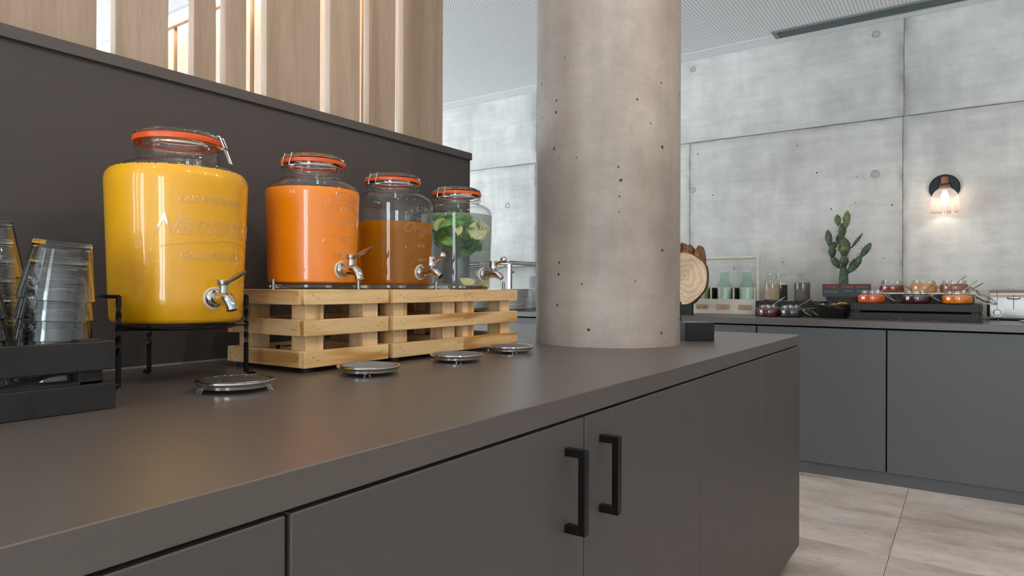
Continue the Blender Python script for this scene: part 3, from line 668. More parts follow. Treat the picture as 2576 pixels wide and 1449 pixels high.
def kilner(label, loc, liq_z, liq_mat, liq_name, kind, clamp_ang=math.radians(185), s=1.0, embossed=True, dz=0.0):
    t = thing('drink_dispenser', label, 'dispenser', loc, 0, 'glass drink dispensers on pine crates')
    P = [(0, 0.0), (0.090, 0.0), (0.096, 0.004), (0.0975, 0.012), (0.0985, 0.04), (0.1035, 0.203), (0.1040, 0.213), (0.1025, 0.223), (0.097, 0.232), (0.088, 0.239), (0.078, 0.244), (0.070, 0.247), (0.0665, 0.250+dz*.5), (0.0658, 0.256+dz*.7), (0.0665, 0.261+dz), (0.0705, 0.265+dz), (0.0705, 0.2685+dz), (0.0675, 0.271+dz), (0.0675, 0.2735+dz), (0.0705, 0.2755+dz), (0.0705, 0.2792+dz)]
    bm = BM(); lathe(bm, P, 72); obj('jar', bm, 'glass', t)
    bm = BM(); th = 0.004
    lathe(bm, [(0, 0.012), (0.088, 0.012), (0.0935, 0.016)]+[] , 72)
    bm.free(); bm = BM(); iw = [(r-th, z) for r, z in P[5:14] if True]; lathe(bm, [(prof_r([(r-th, z) for r, z in P[4:]], liq_z+0.002), liq_z+0.002)]+[q for q in iw if q[1] > liq_z+0.003]+[(0.062, 0.279+dz)], 72); obj('jar_inner_wall', bm, 'glass', t)
    bm = BM(); lathe(bm, [(0, 0.0005), (0.0885, 0.0005), (0.0935, 0.004), (0.0935, 0.010), (0.088, 0.0118), (0, 0.0118)], 64); obj('glass_base', bm, 'acryl', t)
    # liquid
    def rr(z): return prof_r([(0.088, 0.0125), (0.0962, 0.0165)]+[(r-0.0007, z2) for r, z2 in P[4:]], z)
    zs = [0.0125, 0.0165, 0.04, 0.08, 0.12, 0.16, 0.203, 0.2129, 0.2229]
    prof = [(0, 0.0125)]+[(rr(z), z) for z in zs if z < liq_z]+[(rr(liq_z), liq_z), (0, liq_z)]
    obj(liq_name, lathe(BM(), prof, 64), liq_mat, t, label=liq_name.replace('_', ' '))
    bm = BM(); lathe(bm, [(r, z-0.0073+dz) for r, z in ((0.0665, 0.2872), (0.0715, 0.2872), (0.0721, 0.2912), (0.0715, 0.2950), (0.0665, 0.2950))], 64); obj('rubber_seal', bm, 'rubber', t, label='orange rubber seal')
    bm = BM(); lathe(bm, [(r, z-0.0077+dz) for r, z in ((0.0, 0.3065), (0.047, 0.3068), (0.052, 0.3078), (0.056, 0.3066), (0.060, 0.3072), (0.0618, 0.3055), (0.0635, 0.3030), (0.0690, 0.3026), (0.0702, 0.3005), (0.0702, 0.2975), (0.069, 0.2965), (0.060, 0.2965), (0.0585, 0.285), (0.054, 0.283), (0.052, 0.288), (0.050, 0.299), (0, 0.2995))], 64)
    obj('lid', bm, 'lidglass', t)
    clamp(t, clamp_ang, 0.0705, 0.271+dz, 0.294+dz)
    # second band of wire round the neck
    obj('neck_wire', tube(BM(), [(0.0685*math.cos(2*PI*i/48), 0.0685*math.sin(2*PI*i/48), 0.2723+dz) for i in range(48)], 0.0009, 6, closed=True), 'wire', t)
    if embossed:
        Rf = lambda z: prof_r(P, z)
        a0 = -PI/2
        def tx_(body, size, z, curv=0, sh=0, sx=1, name='embossed_lettering'):
            bm = text_mesh(body, size, 0.0002, 0.0008, sh, wrap(0.102, a0, z, curv, Rf), sx)
            obj(name, bm, 'glass_bump', t, ang=30)
        tx_('KILNER', 0.0185, 0.1955, 9.0, 0, 1.2)
        tx_('EST 1842', 0.0095, 0.171, 0)
        tx_('Original', 0.038, 0.140, 0, 0.5, 0.95)
        tx_('1842', 0.0115, 0.105)
        tx_('SUPERIOR', 0.011, 0.070)
        bm = BM()
        def arc(pts, rad): tube(bm, [wrap(0.102, a0, 0, 0, Rf)(Vector((x, z, 0.0003))) for x, z in pts], rad, 5)
        for zc in (0.2125, 0.1915): arc([(x*0.0048, zc-9*(x*0.0048)**2) for x in range(-10, 11)], 0.0009)
        for s_ in (-1, 1): arc([(s_*0.048, 0.2125-9*0.048**2), (s_*0.048, 0.1915-9*0.048**2)], 0.0009)
        for q_ in range(-14, 15): arc([(q_*0.0033, 0.1865-10*(q_*0.0033)**2), (q_*0.0033+0.0018, 0.1845-10*(q_*0.0033)**2)], 0.0013)
        for zc in (0.100, 0.116): arc([(x*0.006, zc) for x in range(-7, 8)], 0.0008)
        for s_ in (-1, 1): arc([(s_*0.042, 0.116), (s_*0.050, 0.116), (s_*0.045, 0.108), (s_*0.050, 0.098), (s_*0.040, 0.098)], 0.0008)
        arc([(-0.024, 0.096), (0.0, 0.086), (0.024, 0.096)], 0.0008)
        obj('embossed_scroll', bm, 'glass_bump', t)['kind'] = 'stuff'
    make_tap(t, prof_r(P, 0.043)+0.001, 0.043, kind)
    return t
def clamp(t, ang, R, zlo, zhi, long=False):
    bm = BM(); w = 0.011
    def P(u, rad, z):      # u along tangent
        c = Vector((math.cos(ang), math.sin(ang), 0)); s = Vector((-math.sin(ang), math.cos(ang), 0))
        return c*rad+s*u+Vector((0, 0, z))
    r = 0.0016 if long else 0.0012
    for s in (-1, 1):
        tube(bm, [P(s*w, R-0.012, zhi+0.002), P(s*w, R+0.001, zhi+0.003), P(s*w, R+0.009, zlo+0.002), P(s*w, R+0.008, zlo-0.003), P(s*w*1.5, R+0.003, zlo-0.002)], r, 6)
        tube(bm, [P(s*w*0.9, R+0.007, zlo), P(s*w*1.5, R+0.003, zlo-0.001), P(s*w*1.8, R-0.001, zlo+0.001)], r*1.2, 6)
    tube(bm, [P(-w, R-0.012, zhi+0.002), P(w, R-0.012, zhi+0.002)], r, 6)
    if long:
        tube(bm, [P(-w*0.8, R+0.008, zlo-0.002), P(-w*0.7, R+0.012, zlo-0.012), P(-w*0.6, R+0.018, zlo-0.028), P(w*0.6, R+0.018, zlo-0.028), P(w*0.7, R+0.012, zlo-0.012), P(w*0.8, R+0.008, zlo-0.002)], r*1.1, 6)
        tube(bm, [P(-w*1.3, R+0.004, zlo-0.004), P(-w*1.2, R+0.010, zlo+0.001), P(w*1.2, R+0.010, zlo+0.001), P(w*1.3, R+0.004, zlo-0.004)], r, 6)
    else:
        tube(bm, [P(-w*1.1, R+0.008, zlo+0.001), P(-w*1.1, R+0.011, zlo-0.003), P(w*1.1, R+0.011, zlo-0.003), P(w*1.1, R+0.008, zlo+0.001)], r*1.2, 6)
    obj('wire_clasp', bm, 'wire', t)

kilner('glass drink dispenser full of bright orange juice on the nearest pine crate', (0.965, 1.223, 1.0702), 0.2208, 'orange', 'orange_juice', 'lever')
kilner('glass drink dispenser two thirds full of amber brown tea', (1.213, 1.219, 1.0702), 0.168, 'tea', 'amber_tea', 'ball', dz=-0.0075)
kilner('glass drink dispenser of clear water with mint leaves and lemon slices', (1.472, 1.220, 1.0702), 0.213, 'water', 'water', 'ball', dz=-0.0085)

# yellow dispenser on its stand
JX, JY, JZ0 = 0.6525, 1.2180, 1.0045
t = thing('drink_dispenser', 'large glass drink dispenser full of yellow juice on black iron stand', 'dispenser', (JX, JY, JZ0))
P = [(0, 0), (0.100, 0.0), (0.109, 0.004), (0.1125, 0.013), (0.1145, 0.05), (0.1215, 0.245), (0.1222, 0.262), (0.1200, 0.274), (0.112, 0.284), (0.098, 0.2915), (0.082, 0.297), (0.0735, 0.3005), (0.0705, 0.306), (0.0705, 0.324), (0.0745, 0.328), (0.0745, 0.331), (0.072, 0.333), (0.072, 0.3345), (0.074, 0.3355)]
obj('jar', lathe(BM(), P, 80), 'glass', t)
obj('jar_inner_wall', lathe(BM(), [(r-0.0035, z) for r, z in P[9:14]]+[(0.066, 0.335)], 80), 'glass', t)
lr = [(r-0.0007, z) for r, z in P[3:9]]
obj('yellow_juice', lathe(BM(), [(0, 0.005), (0.105, 0.0055), (0.1085, 0.008)]+lr[:-1]+[(0.1135, 0.2815), (0, 0.2815)], 72), 'mango', t, label='yellow juice')
bm = BM(); random.seed(3)
for i in range(90):
    a = random.uniform(0, 2*PI); ellip(bm, (0.1115*math.cos(a), 0.1115*math.sin(a), 0.2822), 0.0011+random.random()*0.001, 0.0015, 0.0009, u=6, v=4)
obj('foam_bubbles', bm, 'foam', t)['kind'] = 'stuff'
obj('rubber_seal', lathe(BM(), [(0.069, 0.3358), (0.0765, 0.3358), (0.0775, 0.3405), (0.0765, 0.3455), (0.069, 0.3455)], 64), 'rubber', t, label='orange rubber seal')
obj('lid', lathe(BM(), [(0, 0.354), (0.052, 0.355), (0.059, 0.357), (0.064, 0.3565), (0.066, 0.353), (0.068, 0.3525), (0.0745, 0.352), (0.0755, 0.3495), (0.0755, 0.3465), (0.073, 0.3458), (0.062, 0.3458), (0.060, 0.334), (0.055, 0.332), (0.053, 0.340), (0.051, 0.346), (0, 0.3465)], 64), 'lidglass', t)
obj('neck_wire', tube(BM(), [(0.073*math.cos(2*PI*i/48), 0.073*math.sin(2*PI*i/48), 0.3335) for i in range(48)], 0.001, 6, closed=True), 'wire', t)
clamp(t, math.radians(312), 0.0755, 0.331, 0.350, True)
Rf = lambda z: prof_r(P, z)
for body, size, z, curv, sh, sx in (('OLD FASHIONED', 0.0145, 0.218, 0.5, 0, 1.1), ('Nantucket', 0.052, 0.162, 0.3, 0.42, 0.93), ('GLASSWARE', 0.018, 0.118, 0, 0, 1.15)):
    obj('embossed_lettering', text_mesh(body, size, 0.0002, 0.0011, sh, wrap(0.119, -PI/2+0.03, z, curv, Rf), sx), 'glass_bump', t, ang=30)
bm = BM()
tube(bm, [wrap(0.119, -PI/2+0.03, 0, 0, Rf)(Vector((x*0.009, 0.148-1.1*(x*0.009)**2+(0.004 if x > 0 else 0), 0.0004))) for x in range(-10, 11)], 0.0014, 6)
obj('embossed_scroll', bm, 'glass_bump', t)['kind'] = 'stuff'
make_tap(t, prof_r(P, 0.05)+0.001, 0.050, 'lever', 0.003)
# iron stand
st = thing('iron_stand', 'black twisted iron stand under the yellow dispenser', 'stand', (JX, JY, 0.9))
HR = 0.1258
obj('support_ring', tube(BM(), [(0.097*math.cos(2*PI*i/48), 0.097*math.sin(2*PI*i/48), 0.1005) for i in range(48)], 0.0032, 8, closed=True), 'blackmetal', st)
def angle_of(x, y): return math.atan2(y-JY, x-JX)
aL = math.radians(196); aR = math.radians(-14); aB = math.radians(86)
arcp = []
n = 36; a = aL; tot = (aL-aR)
for i in range(n+1):
    q = aL-tot*i/n; arcp.append((HR*math.cos(q), HR*math.sin(q), 0.157))
obj('hoop', tube(BM(), arcp, 0.0032, 8), 'blackmetal', st)
def leg(a, top):
    bm = BM(); N = 40; seg = 4; rings = []
    for i in range(N+1):
        z = 0.004+(top-0.004)*i/N; tw = 0
        zz = (z-0.055)/(0.085)
        tw = max(0, min(1, zz))*PI*2.0
        rings.append([bm.verts.new((HR*math.cos(a)+0.0046*math.cos(tw+PI/4+k*PI/2), HR*math.sin(a)+0.0046*math.sin(tw+PI/4+k*PI/2), z)) for k in range(4)])
    for p, q in zip(rings[:-1], rings[1:]):
        for k in range(4): bm.faces.new((p[k], p[(k+1) % 4], q[(k+1) % 4], q[k]))
    bm.faces.new(rings[-1]); bm.faces.new(rings[0][::-1])
    c, s = math.cos(a), math.sin(a)
    tube(bm, [(HR*c, HR*s, 0.008), ((HR+0.004)*c, (HR+0.004)*s, 0.0045), ((HR+0.018)*c, (HR+0.018)*s, 0.0042)], 0.0042, 8)
    tube(bm, [(HR*c, HR*s, 0.1005), (0.095*c, 0.095*s, 0.1005)], 0.003, 8)
    obj('leg', bm, 'blackmetal', st, ang=30)
leg(aL, 0.1575); leg(aR, 0.1575); leg(aB, 0.1575)

# lemon and mint in the water jar
WJ = (1.472, 1.220, 1.0702)
def lemon_disc(loc, rx, rz, r=0.022, part=1.0, label='', rotx=0.0):
    t = thing('lemon_slice', label, 'lemon', loc, 0, 'lemon slices in the water')
    t.rotation_euler = (rotx, rx, rz)
    n = 24; m = int(n*part)
    def wedge(r0, r1, h):
        bm = BM(); top = []; bot = []
        for s, lst in ((h, top), (-h, bot)):
            for i in range(m+1):
                a = 2*PI*i/n; lst.append((bm.verts.new((r0*math.cos(a), r0*math.sin(a), s)), bm.verts.new((r1*math.cos(a), r1*math.sin(a), s))))
        for i in range(m):
            bm.faces.new((top[i][0], top[i][1], top[i+1][1], top[i+1][0])); bm.faces.new((bot[i][0], bot[i+1][0], bot[i+1][1], bot[i][1]))
            bm.faces.new((top[i][1], bot[i][1], bot[i+1][1], top[i+1][1]))
            if r0 > 0: bm.faces.new((top[i][0], top[i+1][0], bot[i+1][0], bot[i][0]))
        for i in (0, m):
            if m < n: bm.faces.new((top[i][0], top[i][1], bot[i][1], bot[i][0]))
        return bm
    obj('rind', wedge(r*0.93, r, 0.0022), 'lemon_r', t, smooth=False)
    obj('pith', wedge(r*0.84, r*0.93, 0.0022), 'pith', t, smooth=False)
    bm = BM(); k = max(4, int(9*part))
    for i in range(k):
        a0 = 2*PI*part*(i+0.06)/k; a1 = 2*PI*part*(i+0.94)/k
        pts = [(0.0015*math.cos((a0+a1)/2), 0.0015*math.sin((a0+a1)/2))]+[(r*0.84*math.cos(a0+(a1-a0)*q/4), r*0.84*math.sin(a0+(a1-a0)*q/4)) for q in range(5)]
        up = [bm.verts.new((x, y, 0.002)) for x, y in pts]; dn = [bm.verts.new((x, y, -0.002)) for x, y in pts]
        bm.faces.new(up); bm.faces.new(dn[::-1])
        for q in range(len(pts)): bm.faces.new((up[q], dn[q], dn[(q+1) % 6], up[(q+1) % 6]))
    obj('segments', bm, 'lemon_f', t, smooth=False)
    obj('membrane', wedge(0.0, r*0.84, 0.0014), 'pith', t, smooth=False)
    return t
# slices face the camera side (normal roughly towards -x -y)
def face(t, n, roll):
    q = Vector(n).normalized().to_track_quat('Z', 'Y'); t.rotation_euler = (q.to_matrix() @ Matrix.Rotation(roll, 3, 'Z')).to_euler()
face(lemon_disc((1.470, 1.142, 1.238), 0, 0, 0.0265, 0.72, 'large lemon slice facing out at the right of the mint water'), (-0.70, -0.70, 0.1), 1.9)
face(lemon_disc((1.500, 1.144, 1.258), 0, 0, 0.021, 0.5, 'lemon half slice touching the jar wall at upper right'), (-0.6, -0.75, -0.25), 2.5)
face(lemon_disc((1.402, 1.215, 1.250), 0, 0, 0.022, 0.6, 'lemon slice at the left edge of the mint water'), (-0.9, -0.4, 0.3), 0.4)
face(lemon_disc((1.412, 1.178, 1.238), 0, 0, 0.023, 0.5, 'lemon half slice below the mint, left of centre'), (-0.75, -0.5, 0.5), 5.2)
face(lemon_disc((1.440, 1.152, 1.103), 0, 0, 0.022, 0.45, 'lemon wedge lying at the bottom of the water dispenser'), (-0.72, -0.68, 0.25), 3.2)
face(lemon_disc((1.500, 1.145, 1.098), 0, 0, 0.021, 0.5, 'lemon wedge sunk behind the chrome tap of the water dispenser'), (-0.5, -0.8, 0.1), 3.4)
mint = thing('mint_sprig', 'bunch of green mint leaves floating in the water dispenser', 'mint', (1.470, 1.217, 1.197))
random.seed(11)
def leaf_mesh(L, Wd, curl):
    bm = BM(); n = 9; rows = []
    for i in range(n+1):
        u = i/n; w = Wd*math.sin(PI*min(1, u*1.02))**0.75*(1-0.25*u); w *= 1+0.10*((i % 2)*2-1) if 0 < i < n else 1
        z = curl*math.sin(u*PI)*L
        rows.append([bm.verts.new((u*L, s*w, z+abs(s)*w*0.35)) for s in (-1, -0.5, 0, 0.5, 1)])
    for a, b in zip(rows[:-1], rows[1:]):
        for k in range(4): bm.faces.new((a[k], a[k+1], b[k+1], b[k]))
    r = bmesh.ops.solidify(bm, geom=bm.faces[:], thickness=0.0006)
    return bm
lm = [mesh('leaf', leaf_mesh(0.050, 0.017, 0.12), 'leaf'), mesh('leaf', leaf_mesh(0.042, 0.015, -0.1), 'leafd'), mesh('leaf', leaf_mesh(0.058, 0.021, 0.08), 'leafd')]
for i in range(125):
    a = random.uniform(0, 2*PI); r = 0.070*math.sqrt(random.random()); z = random.uniform(-0.006, 0.080)
    if i < 6: z = random.uniform(0.062, 0.084); r *= 0.5
    o = obj('leaf', lm[i % 3], None, mint, loc=(r*math.cos(a)-0.008, r*math.sin(a)-0.006, z))
    o.rotation_euler = (random.uniform(-1.2, 1.2), random.uniform(-0.6, 0.6), random.uniform(0, 2*PI)); s = random.uniform(0.85, 1.3)
    v = Vector(o.location)+(o.rotation_euler.to_matrix() @ Vector((0.05*s, 0, 0)))
    if math.hypot(v.x, v.y) > 0.085: s *= 0.6; o.location = (o.location.x*0.7, o.location.y*0.7, o.location.z)
    o.scale = (s, s, s)
obj('stem', tube(BM(), [(-0.066, 0.006, -0.050), (-0.04, 0.0, -0.024), (-0.01, 0, -0.006), (0.01, 0, 0.03), (0.02, 0.01, 0.07)], 0.0018, 6), 'stem', mint)

# steel pins on the crates
pin = lathe(BM(), [(0, 0), (0.004, 0), (0.004, 0.0185), (0.0034, 0.0188), (0.0034, 0.0195), (0.004, 0.0198), (0.004, 0.022), (0, 0.0225)], 16); pin = mesh('pin', pin, 'steel_b')
for (x, y), lab in zip(((0.8475, 1.203), (1.0035, 1.1145), (1.268, 1.118), (1.566, 1.118)), ('left of the orange juice dispenser', 'right of the orange juice dispenser', 'in front of the tea dispenser', 'in front of the water dispenser')):
    tag(obj('steel_pin', pin, None, loc=(x, y, 1.0701)), 'short round steel pin on the crate rim %s' % lab, 'pin', 'steel pins on the pine crates')

# drip trays
def drip(loc, rz, lab, first=[]):
    if first:
        return dup(first[0], loc, (0, 0, rz), lab)
    t = thing('drip_tray', lab, 'drip tray', loc, rz, 'round steel drip trays on the worktop'); first.append(t)
    obj('dish', lathe(BM(), [(0, 0.005), (0.054, 0.005), (0.059, 0.0075), (0.0595, 0.012), (0.0625, 0.014), (0.0635, 0.0165), (0.0625, 0.0185), (0.060, 0.0192), (0.0575, 0.0185), (0.057, 0.0165)], 64), 'steel', t)
    obj('dark_well', lathe(BM(), [(0, 0.0115), (0.0568, 0.0115), (0.0568, 0.017)], 48), 'mattblack', t)
    bm = BM(); R = 0.0535; n = 13
    for i in range(n):
        q = -R+2*R*(i+0.5)/n; h = math.sqrt(max(0, R*R-q*q))
        for zz, sw in ((0.0178, 0), (0.0186, 1)):
            N = 26; pts = []
            for k in range(N+1):
                x = -h+2*h*k/N; pts.append((x, q, zz) if not sw else (q, x, zz))
            tube(bm, [pts[0], pts[N//2], pts[-1]], 0.0008, 5)
    obj('wire_mesh', bm, 'mesh', t)
    obj('mesh_rim', tube(BM(), [(R*math.cos(2*PI*i/40), R*math.sin(2*PI*i/40), 0.018) for i in range(40)], 0.0012, 6, closed=True), 'steel_b', t)
    for k in range(3):
        a = 2*PI*k/3; c, s = math.cos(a), math.sin(a); sd = Vector((-s, c, 0))
        bm = BM()
        for w in (-1, 1):
            tube(bm, [Vector((0.056*c, 0.056*s, 0.009))+sd*0.002*w, Vector((0.061*c, 0.061*s, 0.008))+sd*0.004*w, Vector((0.0645*c, 0.0645*s, 0.0008))+sd*0.0055*w], [0.0025, 0.0022, 0.0013], 8)
        obj('clear_foot', bm, 'acryl', t, label='clear plastic claw foot')
    return t
cang = lambda x, y, off: math.atan2(-y, -x)+off
drip((0.643, 1.017, 0.9), cang(.643, 1.017, math.radians(62)), 'round mesh topped steel drip tray below the yellow dispenser')
drip((0.920, 0.990, 0.9), cang(.92, .99, math.radians(-3)), 'round steel drip tray in front of the nearest pine crate')
drip((1.204, 0.996, 0.9), cang(1.204, .996, math.radians(4)), 'round steel drip tray in front of the middle pine crate')
drip((1.457, 1.016, 0.9), cang(1.457, 1.016, math.radians(10)), 'farthest round steel drip tray, beside the column foot')

# black block on the island behind the column
t = thing('black_block_stand', 'small black block with a thin post half hidden right of the column', 'stand', (2.132, 0.772, 0.9), math.atan2(-0.077, 0.058))
obj('block', bx(BM(), 0, 0.098, 0, 0.11, 0.0, 0.0615, 0.0012), 'blackmetal', t, smooth=False)
obj('post', bx(BM(), 0.004, 0.012, 0.086, 0.094, 0.0615, 0.13), 'blackmetal', t, smooth=False)

# ------------------------------------------------------------------ back counter
CX = 4.11
def bcab(label, y0, y1, split=None):
    t = thing('base_cabinet', label, 'cabinet', (CX+0.015, (y0+y1)/2, 0), 0); cy = (y0+y1)/2
    bm = BM(); bx(bm, 0.022, 0.85, y0-cy, y1-cy, 0.071, 0.853); obj('body', bm, 'gap', t, smooth=False)
    obj('plinth', bx(BM(), 0.018, 0.80, y0-cy, y1-cy, 0.0, 0.071), 'lam2', t, smooth=False)
    obj('door', bx(BM(), 0.0, 0.02, y0-cy+0.004, y1-cy-0.004, 0.071, 0.8535, 0.0012), 'lam2', t, smooth=False)
ys = [(-1.92, -1.12, 'grey cabinet farthest right along the concrete wall, out under the toaster end'), (-1.12, -0.402, 'grey back cabinet right of the broad one, under the toaster'), (-0.402, 0.358, 'broad grey handleless back cabinet below the jam jars'),
      (0.358, 1.048, 'grey handleless back cabinet below the cactus'), (1.048, 1.80, 'grey back cabinet below the milk bottle carrier'), (1.80, 2.56, 'grey back cabinet hidden behind the concrete column'), (2.56, 3.32, 'grey back cabinet below the plate stacks'), (3.32, 4.1, 'grey back cabinet left of the plate stacks behind the partition')]
for a, b, lab in ys: bcab(lab, a, b)
t = thing('counter_worktop', 'long grey worktop along the concrete back wall', 'worktop', (4.56, 1.0, 0.9))
for a, b in ((-2.95, 0.047), (0.0476, 3.1)): obj('slab', bx(BM(), -0.45, 0.458, a, b, -0.037, 0, 0.0012), 'lam_top', t, smooth=False)

# milk carrier
Y0c, Y1c = 1.205, 1.685; cc = (4.79, (Y0c+Y1c)/2, 0.9)
t = thing('bottle_carrier', 'white stained wooden bottle carrier with dowel handle and three paper tags', 'carrier', cc); h = (Y1c-Y0c)/2
obj('front_panel', bx(BM(), -0.072, -0.062, -h, h, 0.0, 0.1055, 0.001), 'creamwood', t, smooth=False)
obj('back_panel', bx(BM(), 0.062, 0.072, -h, h, 0.0, 0.1055, 0.001), 'creamwood', t, smooth=False)
obj('bottom_board', bx(BM(), -0.062, 0.062, -h, h, 0.002, 0.012), 'creamwood', t, smooth=False)
obj('dark_lining', bx(BM(), 0.055, 0.0615, -h+0.012, h-0.012, 0.012, 0.186), 'mattblack', t, smooth=False)
for s in (-1, 1):
    obj('end_post', bx(BM(), -0.02, 0.02, s*h-0.009, s*h+0.009, 0, 0.425, 0.003, 2), 'creamwood', t, smooth=False)
    obj('end_panel', bx(BM(), -0.062, 0.062, s*(h-0.012)-0.004, s*(h-0.012)+0.004, 0.01, 0.188, 0.001), 'creamwood', t, smooth=False)
obj('dowel_handle', tube(BM(), [(0, -h, 0.402), (0, h, 0.402)], 0.0115, 16), 'creamwood', t)
for y in (1.524, 1.363):
    dv = obj('divider', bx(BM(), -0.061, -0.052, -0.0055, 0.0055, 0.012, 0.188, 0.001), 'creamwood', t, loc=(0, y-cc[1], 0), smooth=False); obj('dark_lining', bx(BM(), -0.0518, 0.054, -0.014, 0.014, 0.012, 0.183), 'mattblack', dv, smooth=False)
for y, tx_, m_, lab in ((1.585, 'Soja  Milk', 'ink', 'plywood tag reading Soja Milk'), (1.432, '3,5 %', 'inkb', 'plywood tag reading 3,5 %'), (1.279, '1,5 %', 'inkb', 'plywood tag reading 1,5 %')):
    g = obj('tag', bx(BM(), -0.0765, -0.0725, -0.047, 0.047, 0.031, 0.067, 0.0018, 2), 'tagwood', t, loc=(0, y-cc[1], 0), smooth=False, label=lab)
    fn = lambda co: Vector((-0.0769, -co.x, 0.040+co.y))
    obj('tag_lettering', text_mesh(tx_, 0.019 if 'S' in tx_ else 0.014, 0, 0, 0.2, fn), m_, g, smooth=False)
    obj('tag_pin', ellip(BM(), (-0.0772, 0, 0.060), 0.0015, 0.0035, 0.0035, u=10, v=8), 'wire', g)
# bottles
def bottle(y, lab, milk):
    t = thing('milk_bottle', lab, 'bottle', (4.79, y, 0.9125), 0, 'green glass bottles in the carrier')
    PB = [(0, 0), (0.050, 0), (0.0545, 0.005), (0.0555, 0.02), (0.0555, 0.165), (0.054, 0.180), (0.048, 0.197), (0.036, 0.220), (0.030, 0.236), (0.0285, 0.25), (0.0275, 0.272), (0.0305, 0.274), (0.0305, 0.284), (0.028, 0.287)]
    obj('bottle_glass', lathe(BM(), PB, 40), 'glass_green', t)
    obj('milk', lathe(BM(), [(0, 0.003), (0.051, 0.004), (0.0535, 0.02), (0.0535, 0.165), (0.0515, 0.1775), (0, 0.1775)], 32), milk, t, label='pale milk')
    obj('bottle_lid', lathe(BM(), [(0.0285, 0.284), (0.0275, 0.294), (0, 0.295)], 28), 'lid_cream', t)
    return t
bottle(1.607, 'green glass milk bottle farthest left, half hidden by the log slice', 'milk2')
bottle(1.4435, 'green glass milk bottle in the middle of the carrier', 'milk')
bottle(1.284, 'green glass milk bottle at the right end of the carrier', 'milk')

# log slice and driftwood
t = thing('log_slice', 'thick round slice of a log with pale end grain, right of the column', 'log', (4.30, 1.587, 0.972)); random.seed(5)
def ring(seed, R):
    return [R*(1+0.02*math.sin(3*a*2*PI/64+seed)+0.012*math.sin(7*a*2*PI/64+2)) for a in range(64)]
def prism(bm, rad, x0, x1, cz):
    a = [bm.verts.new((x0, rad[i]*math.cos(2*PI*i/64), cz+rad[i]*math.sin(2*PI*i/64))) for i in range(64)]
    b = [bm.verts.new((x1, rad[i]*math.cos(2*PI*i/64), cz+rad[i]*math.sin(2*PI*i/64))) for i in range(64)]
    bm.faces.new(a); bm.faces.new(b[::-1])
    for i in range(64): bm.faces.new((a[i], b[i], b[(i+1) % 64], a[(i+1) % 64]))
bm = BM(); prism(bm, ring(0, 0.1745), 0, 0.045, 0.177); obj('wood_core', bm, 'endgrain', t, smooth=False)
bm = BM(); prism(bm, ring(0, 0.1768), 0.006, 0.043, 0.177); obj('bark', bm, 'bark', t, smooth=False)
obj('stand', bx(BM(), 0.004, 0.042, -0.07, 0.10, -0.072, 0.004), 'mattblack', t, smooth=False)
bm = BM()
for (y, z, ry, rz_, x) in ((0.12, 0.41, 0.085, 0.075, 0.12), (0.03, 0.425, 0.05, 0.085, 0.14), (-0.035, 0.40, 0.045, 0.09, 0.10), (-0.105, 0.38, 0.042, 0.10, 0.12), (0.02, 0.22, 0.15, 0.20, 0.12), (0.03, 0.075, 0.09, 0.06, 0.12)):
    ellip(bm, (x-0.12, y, z), 0.07, ry, rz_, u=16, v=12, bumpy=0.09)
tag(obj('driftwood_root', bm, 'driftwood', loc=(4.56, 1.655, 0.9), ang=25), 'rough brown piece of root wood behind the log slice', 'driftwood')

# riser with cereal carafes
crate('black_riser', 'low black slatted riser under the seed carafes', 'riser', 4.58, 4.86, 0.76, 1.172, 0.9, [(0.902, 0.943), (0.956, 0.9965)], 0.012, 0.03, bw, deck=(0.985, 0.996))
def carafe(x, y, fill, mat, lab, fname):
    t = thing('seed_carafe', lab, 'carafe', (x, y, 0.9966), 0, 'glass seed carafes on the black riser')
    obj('carafe_glass', lathe(BM(), [(0, 0), (0.046, 0), (0.0492, 0.004), (0.0496, 0.118), (0.0485, 0.128), (0.043, 0.140), (0.033, 0.149), (0.0285, 0.154), (0.0295, 0.162), (0.037, 0.190), (0.0362, 0.1902), (0.0287, 0.162)], 40), 'glass_small', t)
    obj('glass_base', lathe(BM(), [(0, 0.0005), (0.0455, 0.0005), (0.0485, 0.004), (0.047, 0.0095), (0, 0.0095)], 32), 'acryl', t)
    obj(fname, lathe(BM(), [(0, 0.01), (0.0475, 0.01), (0.0482, fill), (0.04, fill+0.002), (0, fill+0.003)], 32), mat, t, label=fname.replace('_', ' '))
carafe(4.66, 1.085, 0.118, 'oats', 'glass carafe of pale sunflower seeds, left front on the riser', 'sunflower_seeds')
carafe(4.775, 1.058, 0.108, 'pumpkin', 'glass carafe of dark pumpkin seeds, behind the sunflower seeds', 'pumpkin_seeds')
carafe(4.66, 0.893, 0.122, 'chia', 'glass carafe of grey brown chia seeds', 'chia_seeds')
carafe(4.775, 0.902, 0.118, 'sugar', 'glass carafe of pale flakes behind the chia seeds', 'pale_flakes')

